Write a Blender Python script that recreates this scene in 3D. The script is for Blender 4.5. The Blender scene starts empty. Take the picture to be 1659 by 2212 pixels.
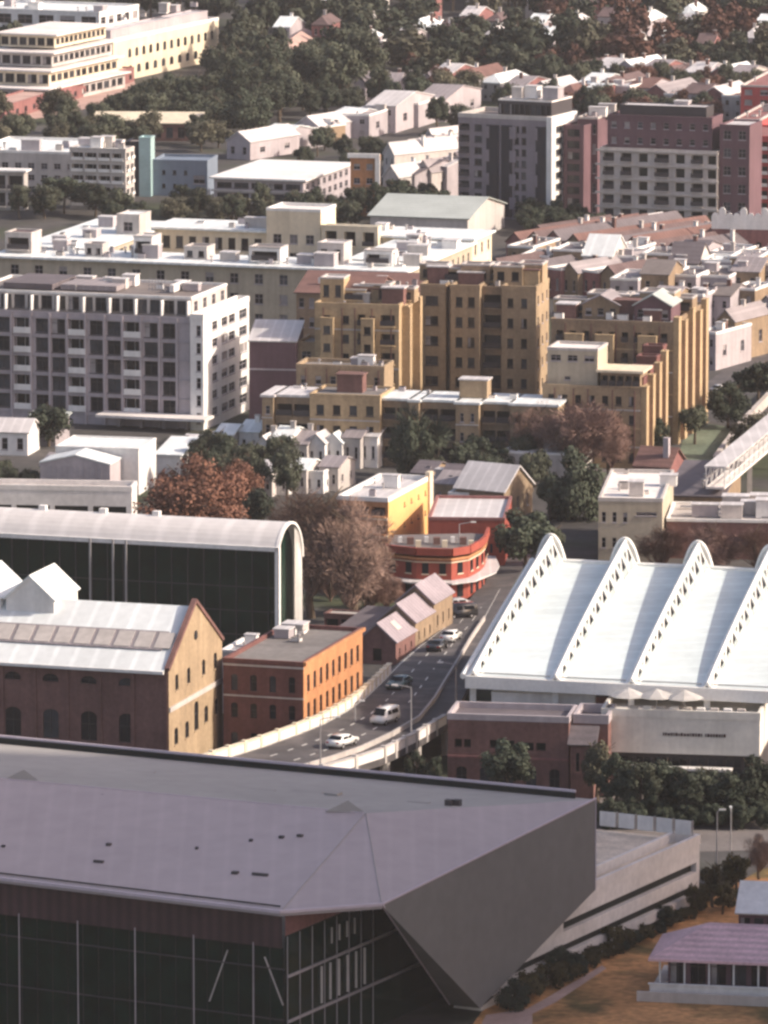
import bpy, bmesh, math, random
from mathutils import Vector, Matrix
random.seed(11)
R = math.radians
SC = bpy.context.scene
COL = SC.collection

# ------------------------------------------------------------------ camera, sky, sun
PITCH, CAMH, F, CU, CV = R(9.5), 150.0, 14000.0, 829.5, 1106.0
cam = bpy.data.cameras.new('camera')
cam.sensor_fit = 'HORIZONTAL'; cam.sensor_width = 36; cam.lens = 36*F/1659
cam.clip_start = 5; cam.clip_end = 20000
co = bpy.data.objects.new('camera', cam); COL.objects.link(co)
co.location = (0, 0, CAMH); co.rotation_euler = (R(90)-PITCH, 0, 0)
SC.camera = co

SUN_EL, SUN_AZ = R(31), R(100)       # azimuth clockwise from +Y
sd = Vector((math.sin(SUN_AZ)*math.cos(SUN_EL), math.cos(SUN_AZ)*math.cos(SUN_EL), math.sin(SUN_EL)))
w = bpy.data.worlds.new('World'); SC.world = w; w.use_nodes = True
nt = w.node_tree; nt.nodes.clear()
sky = nt.nodes.new('ShaderNodeTexSky'); sky.sky_type = 'NISHITA'; sky.sun_disc = False
sky.sun_elevation = SUN_EL; sky.sun_rotation = SUN_AZ; sky.dust_density = 2.5; sky.air_density = 1.0
tint = nt.nodes.new('ShaderNodeMix'); tint.data_type = 'RGBA'; tint.blend_type = 'MULTIPLY'
tint.inputs[0].default_value = 1; tint.inputs[7].default_value = (1.24, 1.02, 0.93, 1)
bg = nt.nodes.new('ShaderNodeBackground'); bg.inputs[1].default_value = 0.14
wo = nt.nodes.new('ShaderNodeOutputWorld')
nt.links.new(sky.outputs[0], tint.inputs[6]); nt.links.new(tint.outputs[2], bg.inputs[0]); nt.links.new(bg.outputs[0], wo.inputs[0])
sl = bpy.data.lights.new('sun', 'SUN'); sl.energy = 4.2; sl.angle = R(2.0); sl.color = (1.0, 0.88, 0.74)
so = bpy.data.objects.new('sun', sl); COL.objects.link(so)
so.rotation_euler = (-sd).to_track_quat('-Z', 'Y').to_euler()
SC.cycles.filter_width = 2.7
SC.view_settings.view_transform = 'Standard'; SC.view_settings.look = 'None'
SC.view_settings.exposure = 0.6; SC.view_settings.gamma = 1

# ------------------------------------------------------------------ measuring: where a line of sight meets a given height
def P(u, v, z=0.0):
    x = (u-CU)/F; y = -(v-CV)/F
    d = Vector((x, y*math.sin(PITCH)+math.cos(PITCH), y*math.cos(PITCH)-math.sin(PITCH)))
    t = (z-CAMH)/d.z
    return Vector((d.x*t, d.y*t, z))
def depth(p): return p.y*math.cos(PITCH)-(p.z-CAMH)*math.sin(PITCH)
def extent(p, d, u):                   # how far along d (horizontal) from p the column u lies
    k = (u-CU)/F
    return (k*depth(p)-p.x)/(d.x-k*d.y*math.cos(PITCH))
def height_at(base, v):                # height above base at image row v
    x, y = 0, -(v-CV)/F
    dz = y*math.cos(PITCH)-math.sin(PITCH); dy = y*math.sin(PITCH)+math.cos(PITCH)
    return CAMH+dz*base.y/dy

# ------------------------------------------------------------------ materials
M = {}
def mat(name, col, rough=.8, var=.12, scale=.35, streak=0., ribs=None, metal=0., fine=.06, spec=.3, bump=0., objvar=0., spots=None):
    m = bpy.data.materials.new(name); m.use_nodes = True; n = m.node_tree.nodes; L = m.node_tree.links
    bs = n['Principled BSDF']; bs.inputs['Roughness'].default_value = rough; bs.inputs['Metallic'].default_value = metal
    bs.inputs['Specular IOR Level'].default_value = spec
    geo = n.new('ShaderNodeNewGeometry')
    def noise(sc, vec, det=4):
        t = n.new('ShaderNodeTexNoise'); t.inputs['Scale'].default_value = sc; t.inputs['Detail'].default_value = det
        L.new(vec, t.inputs['Vector']); return t.outputs['Fac']
    def rng(v, a, b, lo=.3, hi=.7):
        r = n.new('ShaderNodeMapRange'); r.inputs[1].default_value = lo; r.inputs[2].default_value = hi
        r.inputs[3].default_value = a; r.inputs[4].default_value = b; L.new(v, r.inputs[0]); return r.outputs[0]
    def mul(a, b):
        q = n.new('ShaderNodeMath'); q.operation = 'MULTIPLY'; L.new(a, q.inputs[0]); L.new(b, q.inputs[1]); return q.outputs[0]
    f = mul(rng(noise(scale, geo.outputs['Position']), 1-var, 1+var), rng(noise(scale*9, geo.outputs['Position']), 1-fine, 1+fine))
    if streak:
        mp = n.new('ShaderNodeMapping'); mp.inputs['Scale'].default_value = (1, 1, .07); L.new(geo.outputs['Position'], mp.inputs['Vector'])
        f = mul(f, rng(noise(1.1, mp.outputs[0], 5), 1-streak, 1+streak*.4))
    if ribs:
        tc = n.new('ShaderNodeTexCoord'); sp = n.new('ShaderNodeSeparateXYZ'); L.new(tc.outputs['Object'], sp.inputs[0])
        q = n.new('ShaderNodeMath'); q.operation = 'MULTIPLY'; q.inputs[1].default_value = 6.2832/ribs[1]; L.new(sp.outputs[ribs[0]], q.inputs[0])
        s = n.new('ShaderNodeMath'); s.operation = 'SINE'; L.new(q.outputs[0], s.inputs[0])
        f = mul(f, rng(s.outputs[0], 1-ribs[2], 1.02, .55, .98) if len(ribs) < 4 else rng(s.outputs[0], 1-ribs[2], 1+ribs[2], -1, 1))
    if objvar:
        oi = n.new('ShaderNodeObjectInfo'); f = mul(f, rng(oi.outputs['Random'], 1-objvar, 1+objvar, 0, 1))
    mx = n.new('ShaderNodeMix'); mx.data_type = 'RGBA'; mx.blend_type = 'MULTIPLY'; mx.inputs[0].default_value = 1
    mx.inputs[6].default_value = (*col, 1)
    if spots:
        r = rng(noise(spots[1], geo.outputs['Position'], 5), 0, 1, spots[2], spots[2]+.12)
        m2 = n.new('ShaderNodeMix'); m2.data_type = 'RGBA'; m2.inputs[6].default_value = (*col, 1); m2.inputs[7].default_value = (*spots[0], 1)
        L.new(r, m2.inputs[0]); L.new(m2.outputs[2], mx.inputs[6])
    L.new(f, mx.inputs[7]); L.new(mx.outputs[2], bs.inputs['Base Color'])
    if bump:
        b = n.new('ShaderNodeBump'); b.inputs['Strength'].default_value = bump; b.inputs['Distance'].default_value = .3
        L.new(noise(scale*6, geo.outputs['Position']), b.inputs['Height']); L.new(b.outputs[0], bs.inputs['Normal'])
    M[name] = m; return m
# paints, stones, metals
mat('white_paint', (.74, .73, .71), .6, .08, .2, streak=.12)
mat('cream_paint', (.66, .58, .44), .7, .1, .2, streak=.12)
mat('grey_render', (.36, .33, .35), .8, .1, .2, streak=.15)
mat('tower_render', (.23, .20, .225), .8, .1, .2, streak=.12)
mat('lilac_render', (0.4, 0.36, 0.38), .8, .1, .2, streak=.12)
mat('pale_render', (0.47, 0.44, 0.42), .8, .12, .2, streak=.16)
mat('beige_render', (0.42, 0.37, 0.29), .8, .12, .2, streak=.16)
mat('sand_brick', (0.325, 0.245, 0.16), .85, .14, .25, streak=.18, fine=.14)
mat('tan_brick', (0.25, 0.185, 0.125), .85, .14, .25, streak=.18, fine=.14)
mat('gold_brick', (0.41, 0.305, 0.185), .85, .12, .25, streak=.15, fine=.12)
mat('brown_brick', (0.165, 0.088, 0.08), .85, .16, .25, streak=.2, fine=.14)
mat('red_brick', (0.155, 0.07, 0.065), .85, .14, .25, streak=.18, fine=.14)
mat('orange_brick', (0.44, 0.21, 0.1), .85, .14, .3, streak=.15, fine=.14)
mat('terracotta', (0.15, 0.085, 0.075), .85, .15, .4, fine=.16, ribs=(1, .9, .12, 1))
mat('pub_red', (0.3, 0.07, 0.05), .75, .12, .3, streak=.12, fine=.1)
mat('pink_brick', (0.25, 0.115, 0.11), .85, .14, .3, streak=.2, fine=.14)
mat('plum_render', (0.13, 0.075, 0.09), .8, .12, .2, streak=.14)
mat('red_render', (.42, .08, .08), .8, .12, .2, streak=.14)
mat('ochre_render', (0.7, 0.42, 0.17), .8, .08, .3, streak=.1)
mat('navy_panel', (0.013, 0.014, 0.024), .6, .1, .2)
mat('blue_panel', (.17, .21, .27), .5, .12, .2, streak=.1)
mat('teal_panel', (.33, .47, .47), .4, .1, .2)
mat('dark_metal', (.05, .045, .05), .6, .12, .3)
mat('brown_tile', (0.115, 0.08, 0.08), .85, .18, .4, fine=.2, ribs=(1, .9, .14, 1))
mat('dark_roof', (.045, .05, .042), .85, .2, .2, fine=.2, ribs=(1, 1.6, .15, 1))
mat('shed_roof', (.27, .235, .26), .7, .14, .3, fine=.12, ribs=(1, 1.0, .12, 1))
mat('terrace_white', (.70, .68, .62), .7, .08, .2, streak=.12)
mat('deck_paving', (.58, .50, .41), .9, .2, .5, fine=.2)
mat('slate', (.12, .105, .115), .7, .15, .4, fine=.14, ribs=(1, 1.0, .1, 1))
mat('grey_roof', (.30, .27, .28), .7, .14, .2, ribs=(0, 1.2, .16))
mat('white_roof', (0.74, 0.78, 0.78), .5, .07, .12, ribs=(0, 2.4, .12))
mat('pale_roof', (.58, .56, .56), .55, .14, .15, ribs=(0, 1.5, .14))
mat('green_roof_metal', (.42, .46, .44), .6, .1, .2, ribs=(1, 1.3, .12))
mat('vault_metal', (.64, .62, .61), .45, .05, .1, ribs=(0, 4.2, .10))
mat('canopy_sheet', (0.66, 0.735, 0.73), .45, .1, .13, fine=.05, ribs=(1, 3.4, .07))
mat('canopy_steel', (.80, .80, .77), .5, .05, .3)
mat('membrane', (.17, .15, .145), .9, .2, .12, fine=.12)
mat('gravel_roof', (.17, .16, .155), .95, .22, .12, fine=.15)
mat('concrete', (.42, .39, .37), .85, .14, .15, fine=.1)
mat('pale_concrete', (0.68, 0.645, 0.62), .85, .12, .15, fine=.1)
mat('theatre_roof', (0.4, 0.35, 0.36), .7, .045, .05, fine=.05, ribs=(0, 2.2, .022))
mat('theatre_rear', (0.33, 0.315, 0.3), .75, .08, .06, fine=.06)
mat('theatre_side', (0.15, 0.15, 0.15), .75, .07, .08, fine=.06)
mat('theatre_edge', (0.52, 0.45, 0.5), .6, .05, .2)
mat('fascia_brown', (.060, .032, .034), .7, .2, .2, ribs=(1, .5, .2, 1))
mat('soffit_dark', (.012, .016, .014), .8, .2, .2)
mat('asphalt', (.075, .07, .073), .9, .25, .25, fine=.15, spots=((.11, .10, .10), .3, .52))
mat('pavement', (0.15, 0.135, 0.13), .9, .15, .2, fine=.12)
mat('street_ground', (0.06, 0.057, 0.056), .95, .3, .05, fine=.2, spots=((.04, .05, .025), .03, .5))
mat('pink_tile', (0.62, 0.42, 0.45), .7, .12, .3, fine=.14, ribs=(1, .8, .14, 1))
mat('pink_paving', (.42, .29, .25), .9, .15, .2, fine=.1)
mat('road_paint', (.65, .64, .60), .7, .15, .8)
mat('lawn', (0.12, 0.15, 0.105), .95, .25, .15, fine=.25)
mat('glow_grass', (0.5, 0.25, 0.1), .98, .25, .12, fine=.3, spots=((.12, .085, .03), .09, .5))  # orange light-leak glow is put into this grass colour
mat('soil', (.10, .06, .035), .98, .25, .2, fine=.25)
mat('bark', (.10, .075, .055), .95, .2, 1.2)
def leaf(name, col, ov=.25, v=.3):
    m = mat(name, col, .75, v, .22, fine=.3, spec=.2, objvar=ov); return m
leaf('leaf_dark', (.040, .050, .034)); leaf('leaf_mid', (.060, .068, .046)); leaf('leaf_olive', (.082, .080, .054))
leaf('leaf_rust', (.18, .088, .06), .12, .2); leaf('leaf_russet', (.105, .052, .04)); leaf('twig', (.205, .14, .115), .1, .2); leaf('twig_dark', (.19, .12, .10), .1, .2)  # russet leaves carry a red light-leak glow in their colour
leaf('leaf_garden', (.06, .05, .02), .2)
def glass(name, col, rough=.08):
    m = mat(name, col, rough, .35, .5, spec=.2); return m
glass('glass_dark', (.014, .016, .02)); glass('glass_mid', (.05, .055, .065), .15); glass('curtain', (.30, .28, .28), .5)
glass('theatre_glass', (.004, .018, .012), .12); M['theatre_glass'].node_tree.nodes['Principled BSDF'].inputs['Specular IOR Level'].default_value = .12; glass('shade_red', (.09, .035, .03), .3)
def car_paint(name, c):
    m = mat(name, c, .25, .03, .5, spec=.6, fine=.02); m.node_tree.nodes['Principled BSDF'].inputs['Coat Weight'].default_value = .6
for k, c in dict(car_white=(.75, .75, .73), car_black=(.02, .02, .022), car_teal=(.04, .09, .10), car_grey=(.16, .16, .17), car_silver=(.45, .45, .46)).items(): car_paint(k, c)
mat('truss_shade_dark', (.10, .10, .11), .7)  # dark tone standing in for shade inside the canopy trusses
mat('tyre', (.02, .02, .02), .9); mat('lamp_red', (.4, .02, .02), .4); mat('steel', (.35, .34, .35), .5, metal=.4)

# ------------------------------------------------------------------ object helpers
def tag(o, label=None, cat=None, group=None, kind=None):
    if label: o['label'] = label
    if cat: o['category'] = cat
    if group: o['group'] = group
    if kind: o['kind'] = kind
    return o
def empty(name, loc, rz=0, **k):
    o = bpy.data.objects.new(name, None); COL.objects.link(o); o.location = loc; o.rotation_euler = (0, 0, rz)
    o.empty_display_size = .5
    return tag(o, **k)
def mesh_of(bm, name, mats, smooth=False):
    me = bpy.data.meshes.new(name); bm.to_mesh(me); bm.free()
    for m in (mats if isinstance(mats, (list, tuple)) else [mats]): me.materials.append(M[m] if isinstance(m, str) else m)
    if smooth:
        for p in me.polygons: p.use_smooth = True
    return me
def obj(name, bm, mats, parent=None, smooth=False, loc=None, rz=0):
    me = bm if isinstance(bm, bpy.types.Mesh) else mesh_of(bm, name, mats, smooth)
    o = bpy.data.objects.new(name, me); COL.objects.link(o)
    if parent: o.parent = parent
    if loc is not None: o.location = loc
    o.rotation_euler = (0, 0, rz)
    return o
def nb(): return bmesh.new()
def quad(bm, pts, mi=0):
    f = bm.faces.new([bm.verts.new(p) for p in pts]); f.material_index = mi; return f
def box(bm, x0, x1, y0, y1, z0, z1, mi=0):
    v = [bm.verts.new((x, y, z)) for z in (z0, z1) for y in (y0, y1) for x in (x0, x1)]
    for a in ((0, 2, 3, 1), (4, 5, 7, 6), (0, 1, 5, 4), (2, 6, 7, 3), (0, 4, 6, 2), (1, 3, 7, 5)):
        f = bm.faces.new([v[i] for i in a]); f.material_index = mi
def slab(bm, pts, th, mi=0):           # a thick plate under the polygon pts
    pts = [Vector(p) for p in pts]
    n = (pts[1]-pts[0]).cross(pts[2]-pts[0]).normalized()
    if n.z < 0: n = -n
    top = [bm.verts.new(p) for p in pts]; bot = [bm.verts.new(p-n*th) for p in pts]
    fs = [bm.faces.new(top), bm.faces.new(bot[::-1])]
    k = len(pts)
    for i in range(k): fs.append(bm.faces.new((top[i], bot[i], bot[(i+1) % k], top[(i+1) % k])))
    for f in fs: f.material_index = mi
    bmesh.ops.recalc_face_normals(bm, faces=fs)
def beam(bm, a, b, r, n=6, mi=0, r2=None):
    a, b = Vector(a), Vector(b); d = (b-a); L = d.length
    if L < 1e-6: return
    q = d.to_track_quat('Z', 'Y'); r2 = r if r2 is None else r2; ra, rb = [], []
    for i in range(n):
        t = 2*math.pi*(i+.5)/n; o = Vector((math.cos(t), math.sin(t), 0))
        ra.append(bm.verts.new(a+q @ (o*r))); rb.append(bm.verts.new(b+q @ (o*r2)))
    for i in range(n):
        f = bm.faces.new((ra[i], ra[(i+1) % n], rb[(i+1) % n], rb[i])); f.material_index = mi
    bm.faces.new(ra[::-1]).material_index = mi; bm.faces.new(rb).material_index = mi

# ------------------------------------------------------------------ windows
WC = {}
def win_mesh(w, h, kind, wall, var):
    key = (round(w, 2), round(h, 2), kind, wall, var)
    if key in WC: return WC[key]
    bm = nb(); g = ('glass_dark', 'glass_mid', 'curtain', 'glass_dark')[var]
    fr = 'white_paint' if kind == 'b' else 'grey_render' if kind in ('w', 'r') else 'dark_metal'
    d = .2
    if kind == 'n' and var == 3:             # curtain drawn part way
        quad(bm, [(-w/2, d-.01, 0), (-w*.12, d-.01, 0), (-w*.12, d-.01, h), (-w/2, d-.01, h)], 3)
    if kind == 'n' and w > 1.3: box(bm, -.04, .04, d-.08, d-.012, 0, h, 2); box(bm, -w/2, w/2, d-.085, d-.013, h*.7, h*.7+.06, 2)
    if kind in ('w', 'a', 'n', 'r'):
        quad(bm, [(-w/2, d, 0), (w/2, d, 0), (w/2, d, h), (-w/2, d, h)], 1)
        t = .055
        if kind != 'n':
            box(bm, -w/2, w/2, d-.07, d-.01, 0, t, 2); box(bm, -w/2, w/2, d-.07, d-.01, h-t, h, 2)
            for x in ([-w/2+t/2, 0, w/2-t/2] if w > 1.1 else [-w/2+t/2, w/2-t/2]): box(bm, x-t/2, x+t/2, d-.075, d-.012, t, h-t, 2)
            box(bm, -w/2, w/2, d-.08, d-.014, h*.55, h*.55+t, 2)
        if kind == 'r':                      # blind half down
            quad(bm, [(-w/2, d-.005, h*.5), (w/2, d-.005, h*.5), (w/2, d-.005, h), (-w/2, d-.005, h)], 3)
        box(bm, -w/2-.08, w/2+.08, -.09, d-.02, -.14, -.004, 2 if kind != 'a' else 0)
        if kind == 'a':                      # spandrels of a round arch, wall coloured
            n = 6; r = w/2
            for s in (-1, 1):
                arc = [(s*r*math.sin(i*math.pi/2/n), h-r*.7+r*.7*math.cos(i*math.pi/2/n)) for i in range(n+1)]
                for i in range(n):
                    (xa, za), (xb, zb) = arc[i], arc[i+1]
                    p = [(xa, .03, za), (xb, .03, zb), (xb, .03, h), (xa, .03, h)]
                    if s < 0: p = p[::-1]
                    try: quad(bm, p, 0)
                    except ValueError: pass
    elif kind == 'b':                        # recessed balcony: back glass, slab, rail
        dd = 1.1
        quad(bm, [(-w/2, dd, 0), (w/2, dd, 0), (w/2, dd, h), (-w/2, dd, h)], 1)
        for x in (-w/2, 0, w/2-.06): box(bm, x, x+.06, dd-.06, dd-.01, 0, h, 2)
        for s in (-1, 1): quad(bm, [(s*w/2, 0, 0), (s*w/2, dd, 0), (s*w/2, dd, h), (s*w/2, 0, h)][::s], 0)
        quad(bm, [(-w/2, 0, h), (w/2, 0, h), (w/2, dd, h), (-w/2, dd, h)][::-1], 0)
        box(bm, -w/2-.05, w/2+.05, -.35, dd-.07, -.14, .02, 2)
        box(bm, -w/2, w/2, -.33, -.27, .03, h*.36, 2)
    elif kind == 'l':                        # dark balcony with thin metal rail
        dd = 1.3
        quad(bm, [(-w/2, dd, 0), (w/2, dd, 0), (w/2, dd, h), (-w/2, dd, h)], 1)
        for s in (-1, 1): quad(bm, [(s*w/2, 0, 0), (s*w/2, dd, 0), (s*w/2, dd, h), (s*w/2, 0, h)][::s], 0)
        quad(bm, [(-w/2, 0, h), (w/2, 0, h), (w/2, dd, h), (-w/2, dd, h)][::-1], 0)
        box(bm, -w/2-.05, w/2+.05, -.55, dd-.05, -.16, .02, 0)
        box(bm, -w/2, w/2, -.52, -.46, .9, .98, 2); box(bm, -w/2, w/2, -.5, -.47, .16, .86, 2)
    elif kind == 'd':                        # dark slot
        dd = .6
        quad(bm, [(-w/2, dd, 0), (w/2, dd, 0), (w/2, dd, h), (-w/2, dd, h)], 1)
        for s in (-1, 1): quad(bm, [(s*w/2, 0, 0), (s*w/2, dd, 0), (s*w/2, dd, h), (s*w/2, 0, h)][::s], 0)
        quad(bm, [(-w/2, 0, h), (w/2, 0, h), (w/2, dd, h), (-w/2, dd, h)][::-1], 0)
        quad(bm, [(-w/2, 0, 0), (w/2, 0, 0), (w/2, dd, 0), (-w/2, dd, 0)], 0)
        g = 'soffit_dark'
    WC[key] = mesh_of(bm, {'b': 'balcony', 'l': 'balcony', 'd': 'opening'}.get(kind, 'window'), [wall, g, fr, 'curtain']); return WC[key]
REVEAL = .22
class Bld:
    """one building: root Empty at its near bottom corner, local x along the long front (to the right), y away from the viewer"""
    def __init__(s, name, label, cat, c, ul, ur, H=None, base=None, ang=17, group=None, z0=0, W=None, D=None):
        s.a = R(ang); s.ax = Vector((math.cos(s.a), -math.sin(s.a), 0)); s.ay = Vector((math.sin(s.a), math.cos(s.a), 0))
        if base is not None:
            g = P(c[0], base, 0); s.H = height_at(g, c[1]) if c[1] is not None else H
        else:
            s.H = H; g = P(c[0], c[1], H)
        g.z = 0; top = Vector((g.x, g.y, s.H))
        s.W = W or -extent(top, s.ax, ul); s.D = D or extent(top, s.ay, ur)
        s.root = empty(name, g, -s.a, label=label, cat=cat, group=group)
    def opening(s, bm, o, ux, L, z0, z1, specs, wall, nwin):
        """wall face with real holes; returns list of holes"""
        nin = Vector((-ux.y, ux.x, 0)); holes = []
        for sp in specs:
            nx, nz, fw, fh, kind = sp[:5]; s0, s1, t0, t1 = (list(sp[5:9])+[0, 1, 0, 1][len(sp)-5:])[:4] if len(sp) > 5 else (0, 1, 0, 1)
            cw = (s1-s0)*L/nx; ch = (t1-t0)*(z1-z0)/nz
            for i in range(nx):
                for j in range(nz):
                    cx = s0*L+cw*(i+.5); cz = z0+t0*(z1-z0)+ch*(j+.5)
                    holes.append((round(cx-cw*fw/2, 3), round(cx+cw*fw/2, 3), round(cz-ch*fh/2, 3), round(cz+ch*fh/2, 3), kind))
        def pos(a, z, d=0): q = o+ux*a+nin*d; return (q.x, q.y, z)
        us = sorted({0., L} | {h[0] for h in holes} | {h[1] for h in holes}); zs = sorted({z0, z1} | {h[2] for h in holes} | {h[3] for h in holes})
        for i in range(len(us)-1):
            j = 0
            while j < len(zs)-1:
                def hole(jj):
                    cu, cz = (us[i]+us[i+1])/2, (zs[jj]+zs[jj+1])/2
                    return any(h[0] < cu < h[1] and h[2] < cz < h[3] for h in holes)
                if hole(j): j += 1; continue
                k = j
                while k+1 < len(zs)-1 and not hole(k+1): k += 1
                quad(bm, [pos(us[i], zs[j]), pos(us[i+1], zs[j]), pos(us[i+1], zs[k+1]), pos(us[i], zs[k+1])]); j = k+1
        for h in holes:
            if h[4] in 'wanr':
                a, b, c, d = h[:4]; r = REVEAL
                quad(bm, [pos(a, c), pos(a, c, r), pos(a, d, r), pos(a, d)][::-1]); quad(bm, [pos(b, c), pos(b, c, r), pos(b, d, r), pos(b, d)])
                quad(bm, [pos(a, c), pos(b, c), pos(b, c, r), pos(a, c, r)]); quad(bm, [pos(a, d), pos(b, d), pos(b, d, r), pos(a, d, r)][::-1])
            nwin.append((h, o+ux*((h[0]+h[1])/2), math.atan2(ux.y, ux.x)))
    def vol(s, x0=None, x1=0, y0=0, y1=None, z0=0, z1=None, wall='sand_brick', roof='membrane', kind='flat', front=(), right=(), left=(), back=(),
            parapet=.6, coping=None, rise=None, over=.35, name='wall', skip=False):
        x0 = -s.W if x0 is None else x0; y1 = s.D if y1 is None else y1; z1 = s.H if z1 is None else z1
        bm = nb(); wins = []
        w, d = x1-x0, y1-y0
        s.opening(bm, Vector((x0, y0, 0)), Vector((1, 0, 0)), w, z0, z1, front, wall, wins)
        if not skip: s.opening(bm, Vector((x1, y0, 0)), Vector((0, 1, 0)), d, z0, z1, right, wall, wins)
        s.opening(bm, Vector((x0, y1, 0)), Vector((0, -1, 0)), d, z0, z1, left, wall, wins)
        s.opening(bm, Vector((x1, y1, 0)), Vector((-1, 0, 0)), w, z0, z1, back, wall, wins)
        rb = nb()
        if kind == 'flat':
            if parapet > 0:
                t = .3
                for (a, b, c, e) in ((x0, x1, y0, y0+t), (x0, x1, y1-t, y1), (x0, x0+t, y0+t, y1-t), (x1-t, x1, y0+t, y1-t)):
                    pb = None
                pm = nb()
                box(pm, x0-.06, x1+.06, y0-.06, y0+t, z1, z1+parapet); box(pm, x0-.06, x1+.06, y1-t, y1+.06, z1, z1+parapet)
                box(pm, x0-.06, x0+t, y0+t, y1-t, z1, z1+parapet); box(pm, x1-t, x1+.06, y0+t, y1-t, z1, z1+parapet)
                obj('parapet', pm, coping or wall, s.root)
                slab(rb, [(x0+.3, y0+.3, z1+.02), (x1-.3, y0+.3, z1+.02), (x1-.3, y1-.3, z1+.02), (x0+.3, y1-.3, z1+.02)], .2)
            else:
                o = over
                slab(rb, [(x0-o, y0-o, z1+.35), (x1+o, y0-o, z1+.35), (x1+o, y1+o, z1+.35), (x0-o, y1+o, z1+.35)], .35)
        elif kind == 'skillion':             # low pitch rising to the back
            r = rise or 1.5
            quad(bm, [(x0, y1, z1), (x1, y1, z1), (x1, y1, z1+r), (x0, y1, z1+r)][::-1])
            bm.faces.new([bm.verts.new(p) for p in ((x1, y0, z1), (x1, y1, z1), (x1, y1, z1+r))]); bm.faces.new([bm.verts.new(p) for p in ((x0, y1, z1), (x0, y0, z1), (x0, y1, z1+r))])
            slab(rb, [(x0-over, y0-over, z1+.2), (x1+over, y0-over, z1+.2), (x1+over, y1+over, z1+r+.25), (x0-over, y1+over, z1+r+.25)], .2)
        elif kind == 'gx':                   # ridge along x
            r = rise or d*.3; ym = (y0+y1)/2; o = over; k = r/(d/2)
            for x in (x0, x1):
                f = [(x, y0, z1), (x, y1, z1), (x, ym, z1+r)]
                bm.faces.new([bm.verts.new(p) for p in (f if x == x1 else f[::-1])])
            slab(rb, [(x0-o, y0-o, z1-o*k+.2), (x1+o, y0-o, z1-o*k+.2), (x1+o, ym, z1+r+.2), (x0-o, ym, z1+r+.2)], .18)
            slab(rb, [(x0-o, ym, z1+r+.2), (x1+o, ym, z1+r+.2), (x1+o, y1+o, z1-o*k+.2), (x0-o, y1+o, z1-o*k+.2)], .18)
        elif kind == 'gy':
            r = rise or w*.3; xm = (x0+x1)/2; o = over; k = r/(w/2)
            for y in (y0, y1):
                f = [(x0, y, z1), (x1, y, z1), (xm, y, z1+r)]
                bm.faces.new([bm.verts.new(p) for p in (f if y == y0 else f[::-1])])
            slab(rb, [(x0-o, y0-o, z1-o*k+.2), (xm, y0-o, z1+r+.2), (xm, y1+o, z1+r+.2), (x0-o, y1+o, z1-o*k+.2)], .18)
            slab(rb, [(xm, y0-o, z1+r+.2), (x1+o, y0-o, z1-o*k+.2), (x1+o, y1+o, z1-o*k+.2), (xm, y1+o, z1+r+.2)], .18)
        elif kind == 'hip':
            r = rise or min(w, d)*.3; o = over; q = min(w, d)/2
            A = [(x0-o, y0-o, z1), (x1+o, y0-o, z1), (x1+o, y1+o, z1), (x0-o, y1+o, z1)]
            if w >= d: e = [(x0+q, (y0+y1)/2, z1+r), (x1-q, (y0+y1)/2, z1+r)]
            else: e = [((x0+x1)/2, y0+q, z1+r), ((x0+x1)/2, y1-q, z1+r)]
            va = [rb.verts.new(p) for p in A]; ve = [rb.verts.new(p) for p in e]; vb_ = [rb.verts.new((p[0], p[1], p[2]-.25)) for p in A]
            if w >= d: fs = [(va[0], va[1], ve[1], ve[0]), (va[1], va[2], ve[1]), (va[2], va[3], ve[0], ve[1]), (va[3], va[0], ve[0])]
            else: fs = [(va[0], va[1], ve[0]), (va[1], va[2], ve[1], ve[0]), (va[2], va[3], ve[1]), (va[3], va[0], ve[0], ve[1])]
            for f in fs: rb.faces.new(f)
            for i in range(4): rb.faces.new((vb_[i], vb_[(i+1) % 4], va[(i+1) % 4], va[i]))
            rb.faces.new(vb_[::-1])
        wo_ = obj(name, bm, wall, s.root)
        ro = obj('roof', rb, roof, s.root) if kind != 'none' else rb.free()
        for h, p, rz in wins:
            var = random.choice((0, 0, 0, 0, 1, 1, 2)) if h[4] in 'wr' else random.choice((0, 0, 1))
            k = h[4]
            if k == 'w' and random.random() < .16: k = 'r'
            if k == 'n': var = random.choice((0, 0, 0, 1, 3, 1))
            me = win_mesh(h[1]-h[0], h[3]-h[2], k, wall, var)
            obj(me.name.split('.')[0], me, None, s.root, loc=(p.x, p.y, h[2]), rz=rz)
        return wo_, ro
    def bx(s, name, mt, *b, parent=None):
        bm = nb(); box(bm, *b); return obj(name, bm, mt, parent or s.root)
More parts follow.
